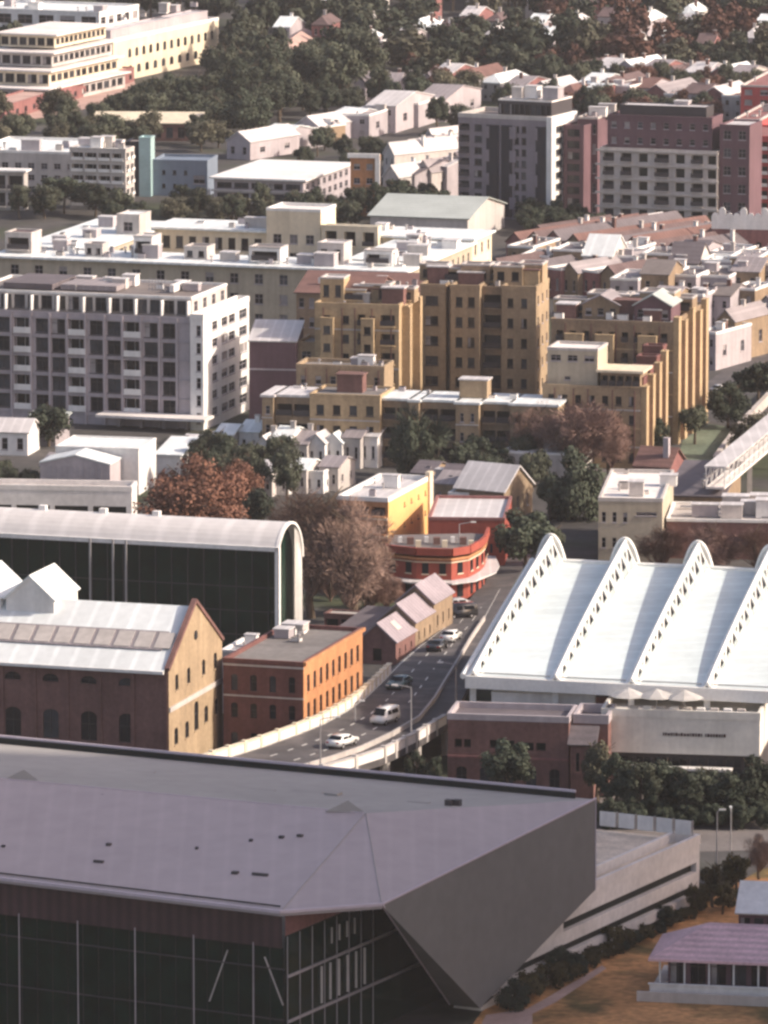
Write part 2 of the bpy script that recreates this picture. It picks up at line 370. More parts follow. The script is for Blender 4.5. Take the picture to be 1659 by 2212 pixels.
    def clutter(s, n, x0, x1, y0, y1, z, big=1.):
        for i in range(n):
            x, y = random.uniform(x0, x1), random.uniform(y0, y1); k = random.random(); bm = nb()
            if k < .4:
                a, b, c = random.uniform(.6, 1.8)*big, random.uniform(.5, 1.2)*big, random.uniform(.5, 1.3)*big
                box(bm, x, x+a, y, y+b, z, z+c); box(bm, x+.1, x+a-.1, y+.1, y+b-.1, z+c, z+c+.12, 1); obj('air_conditioner', bm, [random.choice(('white_paint', 'concrete', 'grey_render')), 'dark_metal'], s.root)
            elif k < .6:
                beam(bm, (x, y, z), (x, y, z+random.uniform(.6, 1.3)*big), .18*big, 8); beam(bm, (x, y, z+.9*big), (x, y, z+1.2*big), .32*big, 8); obj('vent_pipe', bm, 'steel', s.root)
            elif k < .8:
                a, b = random.uniform(1, 2.4)*big, random.uniform(.8, 1.6)*big
                box(bm, x, x+a, y, y+b, z, z+.3); box(bm, x+.1, x+a-.1, y+.1, y+b-.1, z+.3, z+.36, 1); obj('skylight', bm, ['pale_concrete', 'glass_mid'], s.root)
            else:
                a, b, c = random.uniform(2, 4)*big, random.uniform(1.5, 3)*big, random.uniform(1.2, 2.4)*big
                box(bm, x, x+a, y, y+b, z, z+c); box(bm, x-.12, x+a+.12, y-.12, y+b+.12, z+c, z+c+.15, 1); obj('plant_room', bm, [random.choice(('pale_render', 'grey_render', 'white_paint')), 'pale_roof'], s.root)

# ------------------------------------------------------------------ trees
def crown_mesh(name, seed, n, ls, m, twig=False, flat=.9, K=18):
    rnd = random.Random(seed); bm = nb()
    cl = []; K = 30 if n > 7000 else K
    for i in range(K):
        t = rnd.uniform(0, 6.283); ph = math.acos(rnd.uniform(-.8, 1)); rr = rnd.uniform(.35, .72)
        cl.append((Vector((math.sin(ph)*math.cos(t)*rr, math.sin(ph)*math.sin(t)*rr, math.cos(ph)*rr)), rnd.uniform(.22, .40)))
    for i in range(n):
        c, r = cl[rnd.randrange(K)]
        d = Vector((rnd.gauss(0, 1), rnd.gauss(0, 1), rnd.gauss(0, 1))).normalized()
        p = c+d*r*(rnd.random()**.35)*rnd.uniform(.85, 1.12); p.z *= flat
        nrm = (d*1.1+Vector((rnd.gauss(0, .5), rnd.gauss(0, .5), rnd.gauss(0, .5)+.25))).normalized()
        a = nrm.orthogonal().normalized(); a.rotate(Matrix.Rotation(rnd.uniform(0, 6.28), 3, nrm)); b = nrm.cross(a)
        s = ls*rnd.uniform(.6, 1.3)
        if twig:
            a = (d+Vector((rnd.gauss(0, .4), rnd.gauss(0, .4), abs(rnd.gauss(0, .5))))).normalized(); b = a.orthogonal().normalized()*.13; a = a*1.5
        b = b*rnd.uniform(.5, .9) if not twig else b
        quad(bm, [p-a*s-b*s*.2, p-b*s, p+a*s+b*s*.2, p+b*s])
    if twig:
        for i in range(34):
            c, r = cl[i % K]; c = Vector((c.x, c.y, c.z*flat)); st = Vector((0, 0, -.8))+c*.15
            mid = (st+c)/2+Vector((rnd.gauss(0, .07), rnd.gauss(0, .07), -.05))
            e = c+Vector((rnd.gauss(0, .2), rnd.gauss(0, .2), rnd.uniform(0, .25)))
            beam(bm, st, mid, .022, 4, r2=.014); beam(bm, mid, c, .014, 4, r2=.009); beam(bm, c, e, .008, 4, r2=.003)
    me = mesh_of(bm, name, [m]); return me
def trunk_mesh(seed):
    rnd = random.Random(seed); bm = nb(); p = Vector((0, 0, -.05)); r = .035
    for i in range(5):
        q = p+Vector((rnd.gauss(0, .015), rnd.gauss(0, .015), .15)); beam(bm, p, q, r, 7, r2=r*.86); p = q; r *= .86
        if i >= 2:
            for j in range(3):
                t = rnd.uniform(0, 6.28); e = p+Vector((math.cos(t)*.2, math.sin(t)*.2, rnd.uniform(.1, .22))); beam(bm, p, e, r*.6, 5, r2=r*.2)
    return mesh_of(bm, 'trunk', ['bark'])
TRUNKS = [trunk_mesh(i) for i in range(3)]
CR = {}
for k, (m, n, ls, tw, fl) in dict(dark=('leaf_dark', 5200, .058, 0, .95), mid=('leaf_mid', 5200, .058, 0, .95), olive=('leaf_olive', 4200, .06, 0, .9), rust=('leaf_rust', 11000, .036, 0, 1),
                                  russet=('leaf_russet', 4200, .06, 0, .9), bare=('twig', 12000, .048, 1, .95), bare_dark=('twig_dark', 12000, .048, 1, .9), garden=('leaf_garden', 1500, .09, 0, .85), shaggy=('leaf_dark', 3000, .10, 1, 1.1)).items():
    CR[k] = [crown_mesh('crown', hash(k) % 1 + 31*i+len(k)*7, n, ls, m, tw, fl) for i in range(3)]
def tree(u, vt, vb, hw, kind='dark', label='', name='tree', cat='tree', group=None, rz=None, base=None):
    g = P(u, vb) if base is None else base
    h = height_at(g, vt); r = hw/F*depth(Vector((g.x, g.y, 0)))
    return tree_at(g, h, r, kind, label, name, cat, group, rz)
def tree_at(g, h, r, kind, label, name='tree', cat='tree', group=None, rz=None):
    r *= 1.05; rz_ = rz or max(min(r*1.05, h*.52), h*.46)
    t = empty(name, g, random.uniform(0, 6.28), label=label, cat=cat, group=group)
    c = obj('crown', random.choice(CR[kind]), None, t, loc=(0, 0, h-rz_*.95)); c.scale = (r, r*random.uniform(.85, 1.1), rz_)
    k = obj('trunk', random.choice(TRUNKS), None, t); k.scale = (h*1.0, h*1.0, h*1.05)
    return t
def shrub(g, r, kind, label, group=None, h=.8):
    t = empty('shrub', g, random.uniform(0, 6.28), label=label, cat='shrub', group=group)
    c = obj('foliage', random.choice(CR[kind]), None, t, loc=(0, 0, r*h*.6)); c.scale = (r, r, r*h)
    return t

# ================================================================== SETTING
bm = nb(); quad(bm, [(-1500, 300, 0), (1500, 300, 0), (1500, 6000, 0), (-1500, 6000, 0)]); tag(obj('ground', bm, 'street_ground'), kind='structure')
def sheet(name, pts, m, z):
    bm = nb(); f = bm.faces.new([bm.verts.new((*P(u, v, z).xy, z)) for u, v in pts])
    if f.normal.z < 0 or (f.normal_update() or f.normal.z < 0): f.normal_flip()
    return tag(obj(name, bm, m), kind='structure')
sheet('glow_lawn', [(960, 2300), (1040, 2186), (1140, 2110), (1510, 1955), (1640, 1880), (1900, 1790), (2000, 2300)], 'glow_grass', .02)  # lawn in the grass colour that holds the orange glow
sheet('garden_path', [(1030, 2230), (1050, 2192), (1140, 2178), (1190, 2150), (1300, 2085), (1310, 2092), (1200, 2165), (1150, 2190), (1150, 2230)], 'pink_paving', .05)
sheet('plaza', [(1290, 1790), (1300, 1690), (1900, 1720), (1900, 1830), (1500, 1840)], 'pavement', .03)
sheet('lawn', [(1462, 1000), (1475, 950), (1530, 915), (1590, 925), (1560, 985), (1530, 1015)], 'lawn', .05)
sheet('pink_avenue', [(-40, 275), (-40, 232), (290, 175), (300, 200), (150, 245)], 'pink_paving', .06)
sheet('street', [(1200, 1060), (1330, 990), (1480, 860), (1700, 700), (1700, 770), (1560, 860), (1420, 980), (1290, 1080)], 'asphalt', .04)

# ---- elevated road curving between the brick halls
st = [((330, 1690), (640, 1702), 5), ((455, 1645), (700, 1676), 5), ((560, 1612), (770, 1656), 5), ((635, 1585), (832, 1636), 4.9), ((692, 1562), (900, 1603), 4.6), ((740, 1535), (965, 1564), 4.2),
      ((780, 1508), (995, 1518), 3.7), ((815, 1476), (1015, 1475), 3), ((855, 1436), (1040, 1425), 2.2), ((900, 1398), (1058, 1380), 1.5), ((957, 1356), (1078, 1335), .9), ((1010, 1300), (1108, 1262), .5), ((1060, 1236), (1150, 1196), .2), ((1085, 1190), (1180, 1140), .15)]
Ls = [P(*a, z) for a, b, z in st]; Rs = [P(*b, z) for a, b, z in st]
bm = nb()
for i in range(len(st)-1): slab(bm, [Ls[i], Rs[i], Rs[i+1], Ls[i+1]], .8 if st[i][2] > 1 else .15)
tag(obj('road', bm, 'asphalt'), kind='structure')
bm = nb()
for side in (Ls, Rs):
    for i in range(7):
        q = side[i]; g = Vector((q.x, q.y, 0)); beam(bm, g+Vector((0, 3, 0)), q+Vector((0, 3, -.9)), .6, 8)
tag(obj('road_piers', bm, 'concrete'), kind='structure')
def lerp(a, b, t): return a+(b-a)*t
def road_pt(s, t, dz=0):                # s along stations, t across
    i = min(int(s), len(st)-2); f = s-i
    return lerp(lerp(Ls[i], Ls[i+1], f), lerp(Rs[i], Rs[i+1], f), t)+Vector((0, 0, dz))
bm = nb()
s = .4
while s < 10.5:
    for t in (.27, .50):
        a, b = road_pt(s, t-.007, .03), road_pt(s, t+.007, .03); c, d = road_pt(s+.16, t+.007, .03), road_pt(s+.16, t-.007, .03)
        quad(bm, [a, b, c, d])
    s += .42
s = 0.
while s < 10.8:
    for t in (.045, .71):
        quad(bm, [road_pt(s, t-.006, .03), road_pt(s, t+.006, .03), road_pt(s+.2, t+.006, .03), road_pt(s+.2, t-.006, .03)])
    s += .2
tag(obj('lane_marking', bm, 'road_paint'), kind='structure')
def wall_run(name, pts, h, th, m, label, cat='wall', posts=0, group=None, cap=None):
    root = empty(name, pts[0], 0, label=label, cat=cat, group=group); o = pts[0]
    bm = nb(); cb = nb()
    for a, b in zip(pts, pts[1:]):
        d = (b-a); d.z = 0; d.normalize(); n = Vector((-d.y, d.x, 0))*th/2
        for (bb, z0, z1, k) in ((bm, -.7, h, 1.), (cb, h, h+.15, 1.5)):
            v = [q+w_*k+Vector((0, 0, z))-o for z in (z0, z1) for q, w_ in ((a, -n), (b, -n), (b, n), (a, n))]
            vv = [bb.verts.new(p) for p in v]
            for f in ((0, 3, 2, 1), (4, 5, 6, 7), (0, 1, 5, 4), (1, 2, 6, 5), (2, 3, 7, 6), (3, 0, 4, 7)): bb.faces.new([vv[i] for i in f])
    obj('panel', bm, m, root); obj('coping', cb, cap or m, root)
    if posts:
        tot = 0
        for a, b in zip(pts, pts[1:]):
            L = (b-a).length; k = max(1, int(L/posts)); dd = (b-a).normalized()
            for i in range(k):
                q = lerp(a, b, i/k)-o; pb = nb(); box(pb, -.28, .28, -.28, .28, -.7, h+.3); obj('pier', pb, cap or m, root, loc=q, rz=math.atan2(dd.y, dd.x))
    return root
wall_run('balustrade', [road_pt(s_, .012) for s_ in (0, 1, 2, 3, 4, 5, 6, 7, 7.6)], 1.0, .4, 'pale_concrete', 'pale stone balustrade curving along the left side of the road', 'balustrade', 3.2, cap='cream_paint')
wall_run('balustrade', [road_pt(s_, .985) for s_ in (0, 1, 2, 3, 4, 5)], 1.0, .35, 'pale_concrete', 'pale stone balustrade on the right outer edge of the ramp', 'balustrade', 3.2, cap='pale_render')
wall_run('barrier', [road_pt(s_, .74) for s_ in (0, 1, 2, 3, 4, 5, 6, 7, 8, 9, 10)], .45, .16, 'concrete', 'low concrete barrier between the traffic lanes and the ramp footway', 'barrier')

# ================================================================== THEATRE (foreground)
T = empty('theatre', (0, 600, 0), label='huge dark grey theatre with a folded faceted roof and glass front', cat='theatre'); TO = Vector((0, 600, 0))
def tp(bm, pts, mi=0):
    f = bm.faces.new([bm.verts.new(Vector(p)-TO) for p in pts]); f.material_index = mi; return f
rearL, rearR = P(-260, 1582, 16), P(1287, 1727, 17)
ridL, rid = P(-260, 1657, 19), P(790, 1757, 19)
frL, fr, fr2 = P(-260, 1869, 15), P(605, 1972, 15), P(825, 1956, 15)
B_ = Vector((rearR.x, rearR.y, height_at(rearR, 1922))); T1, T2 = P(1037, 2178, 1), P(972, 2171, 1)
def bodypart(name, polys, m, th=None):
    bm = nb()
    for p in polys: tp(bm, p)
    bmesh.ops.recalc_face_normals(bm, faces=bm.faces); 
    return obj(name, bm, m, T)
def roof_facet(pts):
    bm = nb(); slab(bm, [Vector(p)-TO for p in pts], .35); o = obj('roof', bm, 'theatre_roof', T); return o
r1 = roof_facet([frL, fr, rid, ridL]); r2 = roof_facet([fr, fr2, rid]); r3 = roof_facet([fr2, rearR, rid]); r4 = roof_facet([ridL, rid, rearR, rearL])
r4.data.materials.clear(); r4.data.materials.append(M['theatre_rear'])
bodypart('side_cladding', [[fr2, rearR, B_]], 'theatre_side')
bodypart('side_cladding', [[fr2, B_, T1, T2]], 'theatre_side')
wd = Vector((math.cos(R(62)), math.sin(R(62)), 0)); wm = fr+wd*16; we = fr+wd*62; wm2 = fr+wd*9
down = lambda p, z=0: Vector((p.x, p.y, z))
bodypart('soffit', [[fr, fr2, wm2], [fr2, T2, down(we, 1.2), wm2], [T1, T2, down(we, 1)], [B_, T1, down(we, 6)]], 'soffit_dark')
bodypart('rear_wall', [[rearL, rearR, down(rearR, 8), down(rearL)], [rearR, B_, down(rearR)]], 'theatre_side')
# edge trims
def trim(a, b, r=.14, m='theatre_edge', up=.1, name='edge_trim'):
    bm = nb(); beam(bm, Vector(a)-TO+Vector((0, 0, up)), Vector(b)-TO+Vector((0, 0, up)), r, 4); return obj(name, bm, m, T)
trim(frL, fr, .22); trim(fr, fr2, .2); trim(fr2, rearR, .12); trim(fr2, T2, .14); trim(rearR, B_, .1)
trim(fr, rid, .05, 'theatre_rear', .03, 'seam'); trim(rid, fr2, .05, 'theatre_rear', .03, 'seam'); trim(ridL, rid, .06, up=.03, name='seam')
trim(frL+Vector((0, 1.2, .25)), fr+Vector((0, 1.2, .25)), .09, 'soffit_dark', name='gutter')
# rear parapet with dark gutter slot
dn = Vector((0, 1, 0))
bm = nb()
a, b = rearL-TO, rearR-TO
for (o0, o1, z0, z1, mi) in ((.2, .8, .02, .6, 0),):
    v = [a+Vector((0, o0, z0)), b+Vector((-2, o0, z0)), b+Vector((-2, o1, z0)), a+Vector((0, o1, z0))]
    vt = [p+Vector((0, 0, z1)) for p in v]; vv = [bm.verts.new(p) for p in v+vt]
    for f in ((0, 3, 2, 1), (4, 5, 6, 7), (0, 1, 5, 4), (1, 2, 6, 5), (2, 3, 7, 6), (3, 0, 4, 7)): bm.faces.new([vv[i] for i in f])
obj('rear_parapet', bm, 'soffit_dark', T)
trim(rearL+Vector((0, .5, .6)), rearR+Vector((-2, .5, .6)), .2, 'theatre_edge', name='parapet_coping')
# small triangular roof lights and hatches
def rfp(u, v, tri):                      # point on a facet seen at u,v
    p0, p1, p2 = [Vector(x) for x in tri]; n = (p1-p0).cross(p2-p0); d = P(u, v, 0)-Vector((0, 0, CAMH)); t = (p0-Vector((0, 0, CAMH))).dot(n)/d.dot(n)
    return Vector((0, 0, CAMH))+d*t
main = (frL, fr, rid); rear = (ridL, rid, rearR)
for u, v, wd_ in ((45, 1686, 1.9), (745, 1753, 1.9)):
    q = rfp(u, v, main)-TO; bm = nb()
    pts = [q+Vector((-wd_, 0, 0)), q+Vector((wd_, -.5, 0)), q+Vector((.3, 0, 1.1)), q+Vector((.4, 4.5, -.2))]
    v_ = [bm.verts.new(p) for p in pts]
    for f in ((0, 1, 2), (1, 3, 2), (3, 0, 2), (0, 3, 1)): bm.faces.new([v_[i] for i in f])
    bmesh.ops.recalc_face_normals(bm, faces=bm.faces)
    obj('roof_light', bm, 'theatre_rear', T)
for u, v, a_, b_ in ((213, 1863, 1.0, .3), (508, 1887, .6, .5), (562, 1891, 1.6, .3), (235, 1826, .45, .4), (608, 1810, .45, .4), (648, 1807, .55, .4), (542, 1817, .3, .3), (7, 1830, .3, .3), (425, 1834, .25, .25), (222, 1720, .25, .25)):
    q = rfp(u, v, main)-TO; bm = nb(); box(bm, -a_/2, a_/2, -b_/2, b_/2, -.1, .22); obj('roof_hatch', bm, 'dark_metal', T, loc=q, rz=-R(24))
for (u, v, a_, b_, c_) in ((660, 1716, 3.4, 1.6, .25), (720, 1722, 1.4, 1.2, .5), (560, 1712, 2.6, 2.2, .15), (300, 1672, 3, 1.5, .2), (905, 1738, 2.2, .6, .3), (180, 1655, 6, .5, .15), (1040, 1738, 3, .4, .25)):
    q = rfp(u, v, (ridL, rid, rearL))-TO; bm = nb(); box(bm, -a_/2, a_/2, -b_/2, b_/2, -.2, c_); obj('roof_plinth', bm, 'theatre_rear', T, loc=q, rz=-R(24))
for k in range(2):
    q = rfp(970+k*18, 1740, (rid, rearR, ridL))-TO; bm = nb(); box(bm, -.35, .35, -.3, .3, -.1, .6); obj('roof_fan', bm, 'dark_metal', T, loc=q, rz=-R(24))
# front: brown fascia, glass wall, mullions
fd = (fr-frL).normalized(); fn = Vector((fd.y, -fd.x, 0))      # outward (towards viewer)
if fn.y > 0: fn = -fn
ins = -fn*.9; L = (fr-frL).length
def fpt(s, z, off=0): q = frL+fd*s+ins+fn*off; return Vector((q.x, q.y, z))
fz = 11.4
bodypart('fascia', [[fpt(0, 15), fpt(L-.3, 15), fpt(L-.3, fz), fpt(0, fz)]], 'fascia_brown')
bodypart('glass_wall', [[fpt(0, fz, -.25), fpt(L-.3, fz, -.25), fpt(L-.3, 0, -.25), fpt(0, 0, -.25)]], 'theatre_glass')
def bar(name, pa, pb, r, m): bm = nb(); beam(bm, pa-TO, pb-TO, r, 4); return obj(name, bm, m, T)
for u in (-98, 30, 157, 281, 408, 537):
    top = P(u, 2030, 11); s_ = extent(frL, fd, u); bar('mullion', fpt(s_, fz+.3, .05), fpt(s_, 0, .05), .085, 'grey_render')
for z in (9.4, 4.6): bar('transom', fpt(0, z, -.1), fpt(L, z, -.1), .09, 'dark_metal')
for k in range(26):
    bar('glazing_bar', fpt(L*k/26, fz, -.2), fpt(L*k/26, 0, -.2), .035, 'dark_metal')
for (u, z0, u2, z1) in ((480, 10.6, 440, 5.5), (560, 10.4, 600, 6)):
    bar('brace', fpt(extent(frL, fd, u), z0, -.1), fpt(extent(frL, fd, u2), z1, -.1), .08, 'concrete')
rn = Vector((wd.y, -wd.x, 0)); w0 = fr+ins+wd*.4
def wpt(s, z, off=0): q = w0+wd*s+rn*off; return Vector((q.x, q.y, z))
bodypart('fascia', [[wpt(-.3, 15), wpt(22, 15), wpt(22, 12.6), wpt(-.3, 12.6)]], 'pink_brick')
bodypart('glass_wall', [[wpt(-.3, 12.6), wpt(60, 12.6), wpt(60, 0), wpt(-.3, 0)]], 'theatre_glass')
for z in (8.7, 4.4): bar('transom', wpt(0, z, .1), wpt(50, z, .1), .16, 'grey_render')
for i in range(6):
    bar('fin', wpt(6.5+i*1.7, 8.3, .12), wpt(6.5+i*1.7, 4.8, .12), .16, 'pale_render')
for i in range(4):
    bar('fin', wpt(8.5+i*1.5, 11.6, .12), wpt(8.5+i*1.5, 10.1, .12), .12, 'pale_render')
for i in range(8): bar('glazing_bar', wpt(i*2.4, 12.5, .06), wpt(i*2.4, 0, .06), .06, 'grey_render')

# ---- podium terrace behind the theatre's prow
pod = Bld('podium', 'pale banded terrace block jutting out behind the dark theatre', 'terrace building', (1040, 2184), 700, None, H=.01, ang=28, W=26, D=extent(P(1040, 2184), Vector((math.sin(R(28)), math.cos(R(28)), 0)), 1510))
pod.H = 8
D = pod.D
pod.vol(x0=-26, x1=-3.1, y0=9, z1=6.9, wall='pale_concrete', roof='deck_paving', parapet=0, over=0, name='deck_wall')
pod.vol(x0=-3, z1=6.9, wall='pale_concrete', roof='deck_paving', parapet=1.0, right=[(1, 1, 1, 1, 'd', .36, .985, .60, .74), (1, 1, 1, 1, 'd', .10, .985, .28, .41), (1, 1, 1, 1, 'd', .5, .93, .03, .13)])
for i in range(5):
    x = -1.6-i*2.15; pod.bx('screen_panel', 'white_paint', x-.85*1.1, x+.85, D-.55, D-.42, 7.8, 9.3)
    pod.bx('screen_post', 'steel', x+.95, x+1.07, D-.56, D-.4, 7.8, 9.4)
for i in range(9): pod.bx('deck_light', 'grey_render', -5.5, -5.3, 8+i*2.2, 8.2+i*2.2, 6.95, 7.5)

# ---- garden pavilion bottom right
pv = Bld('pavilion', 'low pavilion with a pink tiled hip roof and white posts', 'pavilion', (1700, 2150), 1412, None, H=.4, ang=10, D=9)
W = pv.W
pv.bx('terrace', 'pale_concrete', -W-.3, 6, -1.6, 10, 0, .5)
pv.vol(x0=-W+1.2, x1=6, y0=1.4, y1=8.4, z0=.5, z1=3.6, wall='plum_render', kind='none', front=[(9, 1, .75, .8, 'n')])
pv.vol(x0=-W, x1=6, y0=0, y1=9.6, z0=3.55, z1=3.6, wall='white_paint', kind='hip', roof='pink_tile' if 'pink_tile' in M else 'terracotta', rise=2.6, over=.5)
for i in range(8):
    x = -W+.5+i*(W+5)/7.5; pv.bx('post', 'white_paint', x, x+.16, .1, .26, .5, 3.55)
pv.bx('balustrade', 'white_paint', -W-.2, 6, -1.5, -1.35, .55, 1.3)
pv.bx('coping', 'white_paint', -W-.35, 6, -1.62, -1.25, 1.3, 1.42)
pv.bx('retaining_wall', 'pale_render', -W-1.2, 6, -3.4, -3.1, 0, 1.0)
pv2 = Bld('pavilion', 'second garden pavilion with a white gabled roof at the right edge', 'pavilion', (1740, 2040), 1595, None, H=.4, ang=10, D=8)
pv2.vol(z0=0, z1=3.4, wall='plum_render', kind='gx', roof='white_paint', rise=2.2, front=[(5, 1, .7, .7, 'n')])

# ================================================================== NEAR BRICK HALLS
h1 = Bld('boiler_hall', 'long brown brick hall with a white gabled roof and tan gable wall', 'museum hall', (365, 1447), -60, 478, base=1690)
D = h1.D; W = h1.W; H = h1.H
h1.vol(wall='brown_brick', kind='none', skip=True, name='wall', front=[(4, 1, .42, 1, 'a', .11, .885, .33, .59), (4, 1, .42, 1, 'a', .11, .885, .835, .905)])
h1.root['label'] = 'long brown brick hall with a white gabled roof and tan gable wall'
bm = nb(); rise = 5.6
wins = []
h1.opening(bm, Vector((.06, -.1, 0)), Vector((0, 1, 0)), D+.2, 0, H, [(1, 1, 1, 1, 'a', .10, .17, .30, .45), (1, 1, 1, 1, 'a', .30, .37, .30, .45), (1, 1, 1, 1, 'a', .47, .55, .32, .58), (1, 1, 1, 1, 'a', .66, .73, .34, .49), (1, 1, 1, 1, 'a', .86, .93, .36, .50),
       (1, 1, 1, 1, 'a', .12, .18, .78, .92), (1, 1, 1, 1, 'a', .34, .40, .78, .92), (1, 1, 1, 1, 'a', .62, .68, .78, .92), (1, 1, 1, 1, 'a', .84, .90, .78, .92)], 'sand_brick', wins)
f = [(.06, -.1, H), (.06, D+.1, H), (.06, D/2, H+rise+.5)]; bm.faces.new([bm.verts.new(p) for p in f])
obj('gable_wall', bm, 'sand_brick', h1.root)
for h, p, rz in wins: obj('window', win_mesh(h[1]-h[0], h[3]-h[2], 'a', 'sand_brick', 0), None, h1.root, loc=(p.x, p.y, h[2]), rz=rz)
bm = nb(); beam(bm, (.0, D/2, H+2.3), (.14, D/2, H+2.3), .55, 16); obj('round_window', bm, 'glass_dark', h1.root)
h1.bx('string_course', 'pale_render', .0, .22, 0, D, H*.62, H*.62+.55)
bm = nb()
for y0_, y1_, z0_, z1_ in ((-.4, D/2, H-.1, H+rise+.55), (D/2, D+.4, H+rise+.55, H-.1)):
    slab(bm, [(-.35, y0_, z0_+.35), (.25, y0_, z0_+.35), (.25, y1_, z1_+.35), (-.35, y1_, z1_+.35)], .4)
obj('gable_coping', bm, 'brown_brick', h1.root)
bm = nb()
slab(bm, [(-W-1, -.7, H-.1), (-.36, -.7, H-.1), (-.36, D/2, H+rise), (-W-1, D/2, H+rise)], .25)
slab(bm, [(-W-1, D/2, H+rise), (-.36, D/2, H+rise), (-.36, D+.6, H-.2), (-W-1, D+.6, H-.2)], .25)
rf = obj('roof', bm, 'white_roof', h1.root)
sl_ = (rise+.1)/(D/2+.7)
bm = nb()                                # long roof monitor strip
for (y0_, y1_, dz, mi) in ((D*.12, D*.27, .12, 0),):
    slab(bm, [(-W-1, y0_, H+sl_*(y0_+.7)+dz), (-1.6, y0_, H+sl_*(y0_+.7)+dz), (-1.6, y1_, H+sl_*(y1_+.7)+dz), (-W-1, y1_, H+sl_*(y1_+.7)+dz)], .5)
obj('roof_monitor', bm, 'grey_roof', h1.root)
for i in range(9):
    y0_ = D*.13; bm = nb(); z_ = H+sl_*(y0_+.7)+.13; x = -2.6-i*2.4
    slab(bm, [(x, y0_, z_+.06), (x+1.9, y0_, z_+.06), (x+1.9, D*.255, z_+.06+sl_*D*.125), (x, D*.255, z_+.06+sl_*D*.125)], .1); obj('roof_pane', bm, 'concrete', h1.root)
h1.bx('gutter', 'white_paint', -W-1, -.3, -.95, -.66, H-.42, H-.08)
for i in range(7):
    x = -i*W/6-.05; h1.bx('pilaster', 'brown_brick', x-.5, x-.06, -.18, -.005, 0, H-.3)
# cross gables standing on the ridge
for xc, ww, top in ((-19.0, 5.8, 4.6), (-25.5, 5.8, 6.2)):
    bm = nb(); y0_, y1_ = D*.38, D*.80; zb = H+2.6; zt = H+rise+.2
    box(bm, xc-ww/2, xc+ww/2, y0_, y1_, zb, zt); v = [bm.verts.new(p) for p in ((xc-ww/2, y0_, zt), (xc+ww/2, y0_, zt), (xc, y0_, zt+ww*.45))]; bm.faces.new(v)
    v = [bm.verts.new(p) for p in ((xc-ww/2, y1_, zt), (xc+ww/2, y1_, zt), (xc, y1_, zt+ww*.45))]; bm.faces.new(v[::-1]); g_ = obj('cross_gable', bm, 'white_paint', h1.root)
    bm = nb()
    for sx in (-1, 1): slab(bm, [(xc, y0_-.3, zt+ww*.45+.2), (xc+sx*(ww/2+.3), y0_-.3, zt), (xc+sx*(ww/2+.3), y1_+.3, zt), (xc, y1_+.3, zt+ww*.45+.2)], .2)
    obj('roof', bm, 'white_roof', g_)

# barrel-vaulted hall
h2 = Bld('vaulted_hall', 'long hall with a white barrel vault over a dark glass side', 'museum hall', (603, 1232), -60, 660, base=1430)
W, D, H = h2.W, h2.D, h2.H
prof = []                                # section through the vault: front eave, crown, back to ground
n = 18
crown_z = 5.2
for i in range(n+1):
    t = i/n
    y = -0.6+(D+.6)*(1-math.cos(t*math.pi*.5))**.85 if False else None
for i in range(n+1):
    th = math.pi*(.82-.82*i/n)          # from front spring round to the rear
    y = D*.44-D*.50*math.cos(math.pi-th) ; z = H+crown_z*math.sin(th)
    prof.append((y, z))
prof.append((prof[-1][0]+.15, H-4)); prof.append((prof[-1][0], 0))
def vault(x0, x1, th, m, name, pr):
    bm = nb()
    for (ya, za), (yb, zb) in zip(pr, pr[1:]):
        quad(bm, [(x0, ya, za), (x1, ya, za), (x1, yb, zb), (x0, yb, zb)])
    ra = bm.verts[:]
    geom = bmesh.ops.remove_doubles(bm, verts=bm.verts, dist=.001)
    bmesh.ops.recalc_face_normals(bm, faces=bm.faces)
    bmesh.ops.solidify(bm, geom=bm.faces[:], thickness=th)
    bmesh.ops.recalc_face_normals(bm, faces=bm.faces)
    return obj(name, bm, m, h2.root)
vault(-W, -.45, .3, 'vault_metal', 'roof', prof)
vault(-.45, 0, .3, 'white_paint', 'arch_rim', [(y, z+.08) for y, z in prof[:n+1]])
y0_, z0_ = prof[0]
h2.bx('edge_beam', 'white_paint', -W, -.05, y0_-.3, y0_+.1, z0_-.5, z0_+.05)
h2.bx('corner_post', 'white_paint', -.5, .05, y0_-.3, y0_+.35, 0, z0_)
bm = nb(); quad(bm, [(-W, y0_+.5, 0), (-.6, y0_+.5, 0), (-.6, y0_+.5, z0_), (-W, y0_+.5, z0_)]); obj('glass_wall', bm, 'theatre_glass', h2.root)
for i in range(22):
    x = -1.6-i*2.1; h2.bx('mullion', 'dark_metal', x, x+.12, y0_+.36, y0_+.49, 0, z0_)
for z in (3, 6, 9): h2.bx('transom', 'dark_metal', -W, -.6, y0_+.38, y0_+.48, z, z+.12)
for x in (-24.5, -21.5, -19.8): h2.bx('vent_stack', 'steel', x, x+.22, y0_-.9, y0_-.68, 4, z0_+.1)
bm = nb(); v = [bm.verts.new((-1.4, y, z-.3)) for y, z in prof[:n+1]]+[bm.verts.new((-1.4, prof[-1][0], 0)), bm.verts.new((-1.4, y0_+.5, 0))]
bm.faces.new(v); obj('end_glazing', bm, 'theatre_glass', h2.root)
bm = nb(); sel = [p for p in prof if p[0] > D*.66]
pts = [(y, z-.35) for y, z in sel]; base_z = 1.5
v = [bm.verts.new((-.25, D*.66, base_z))]+[bm.verts.new((-.25, y, max(z, base_z))) for y, z in [(D*.66, pts[0][1])]+pts[:-2]+[(pts[-2][0], 4.), (pts[-2][0], base_z+1.)]]
bm.faces.new(v); r_ = bmesh.ops.solidify(bm, geom=bm.faces[:], thickness=.25); obj('end_panel', bm, 'white_paint', h2.root)
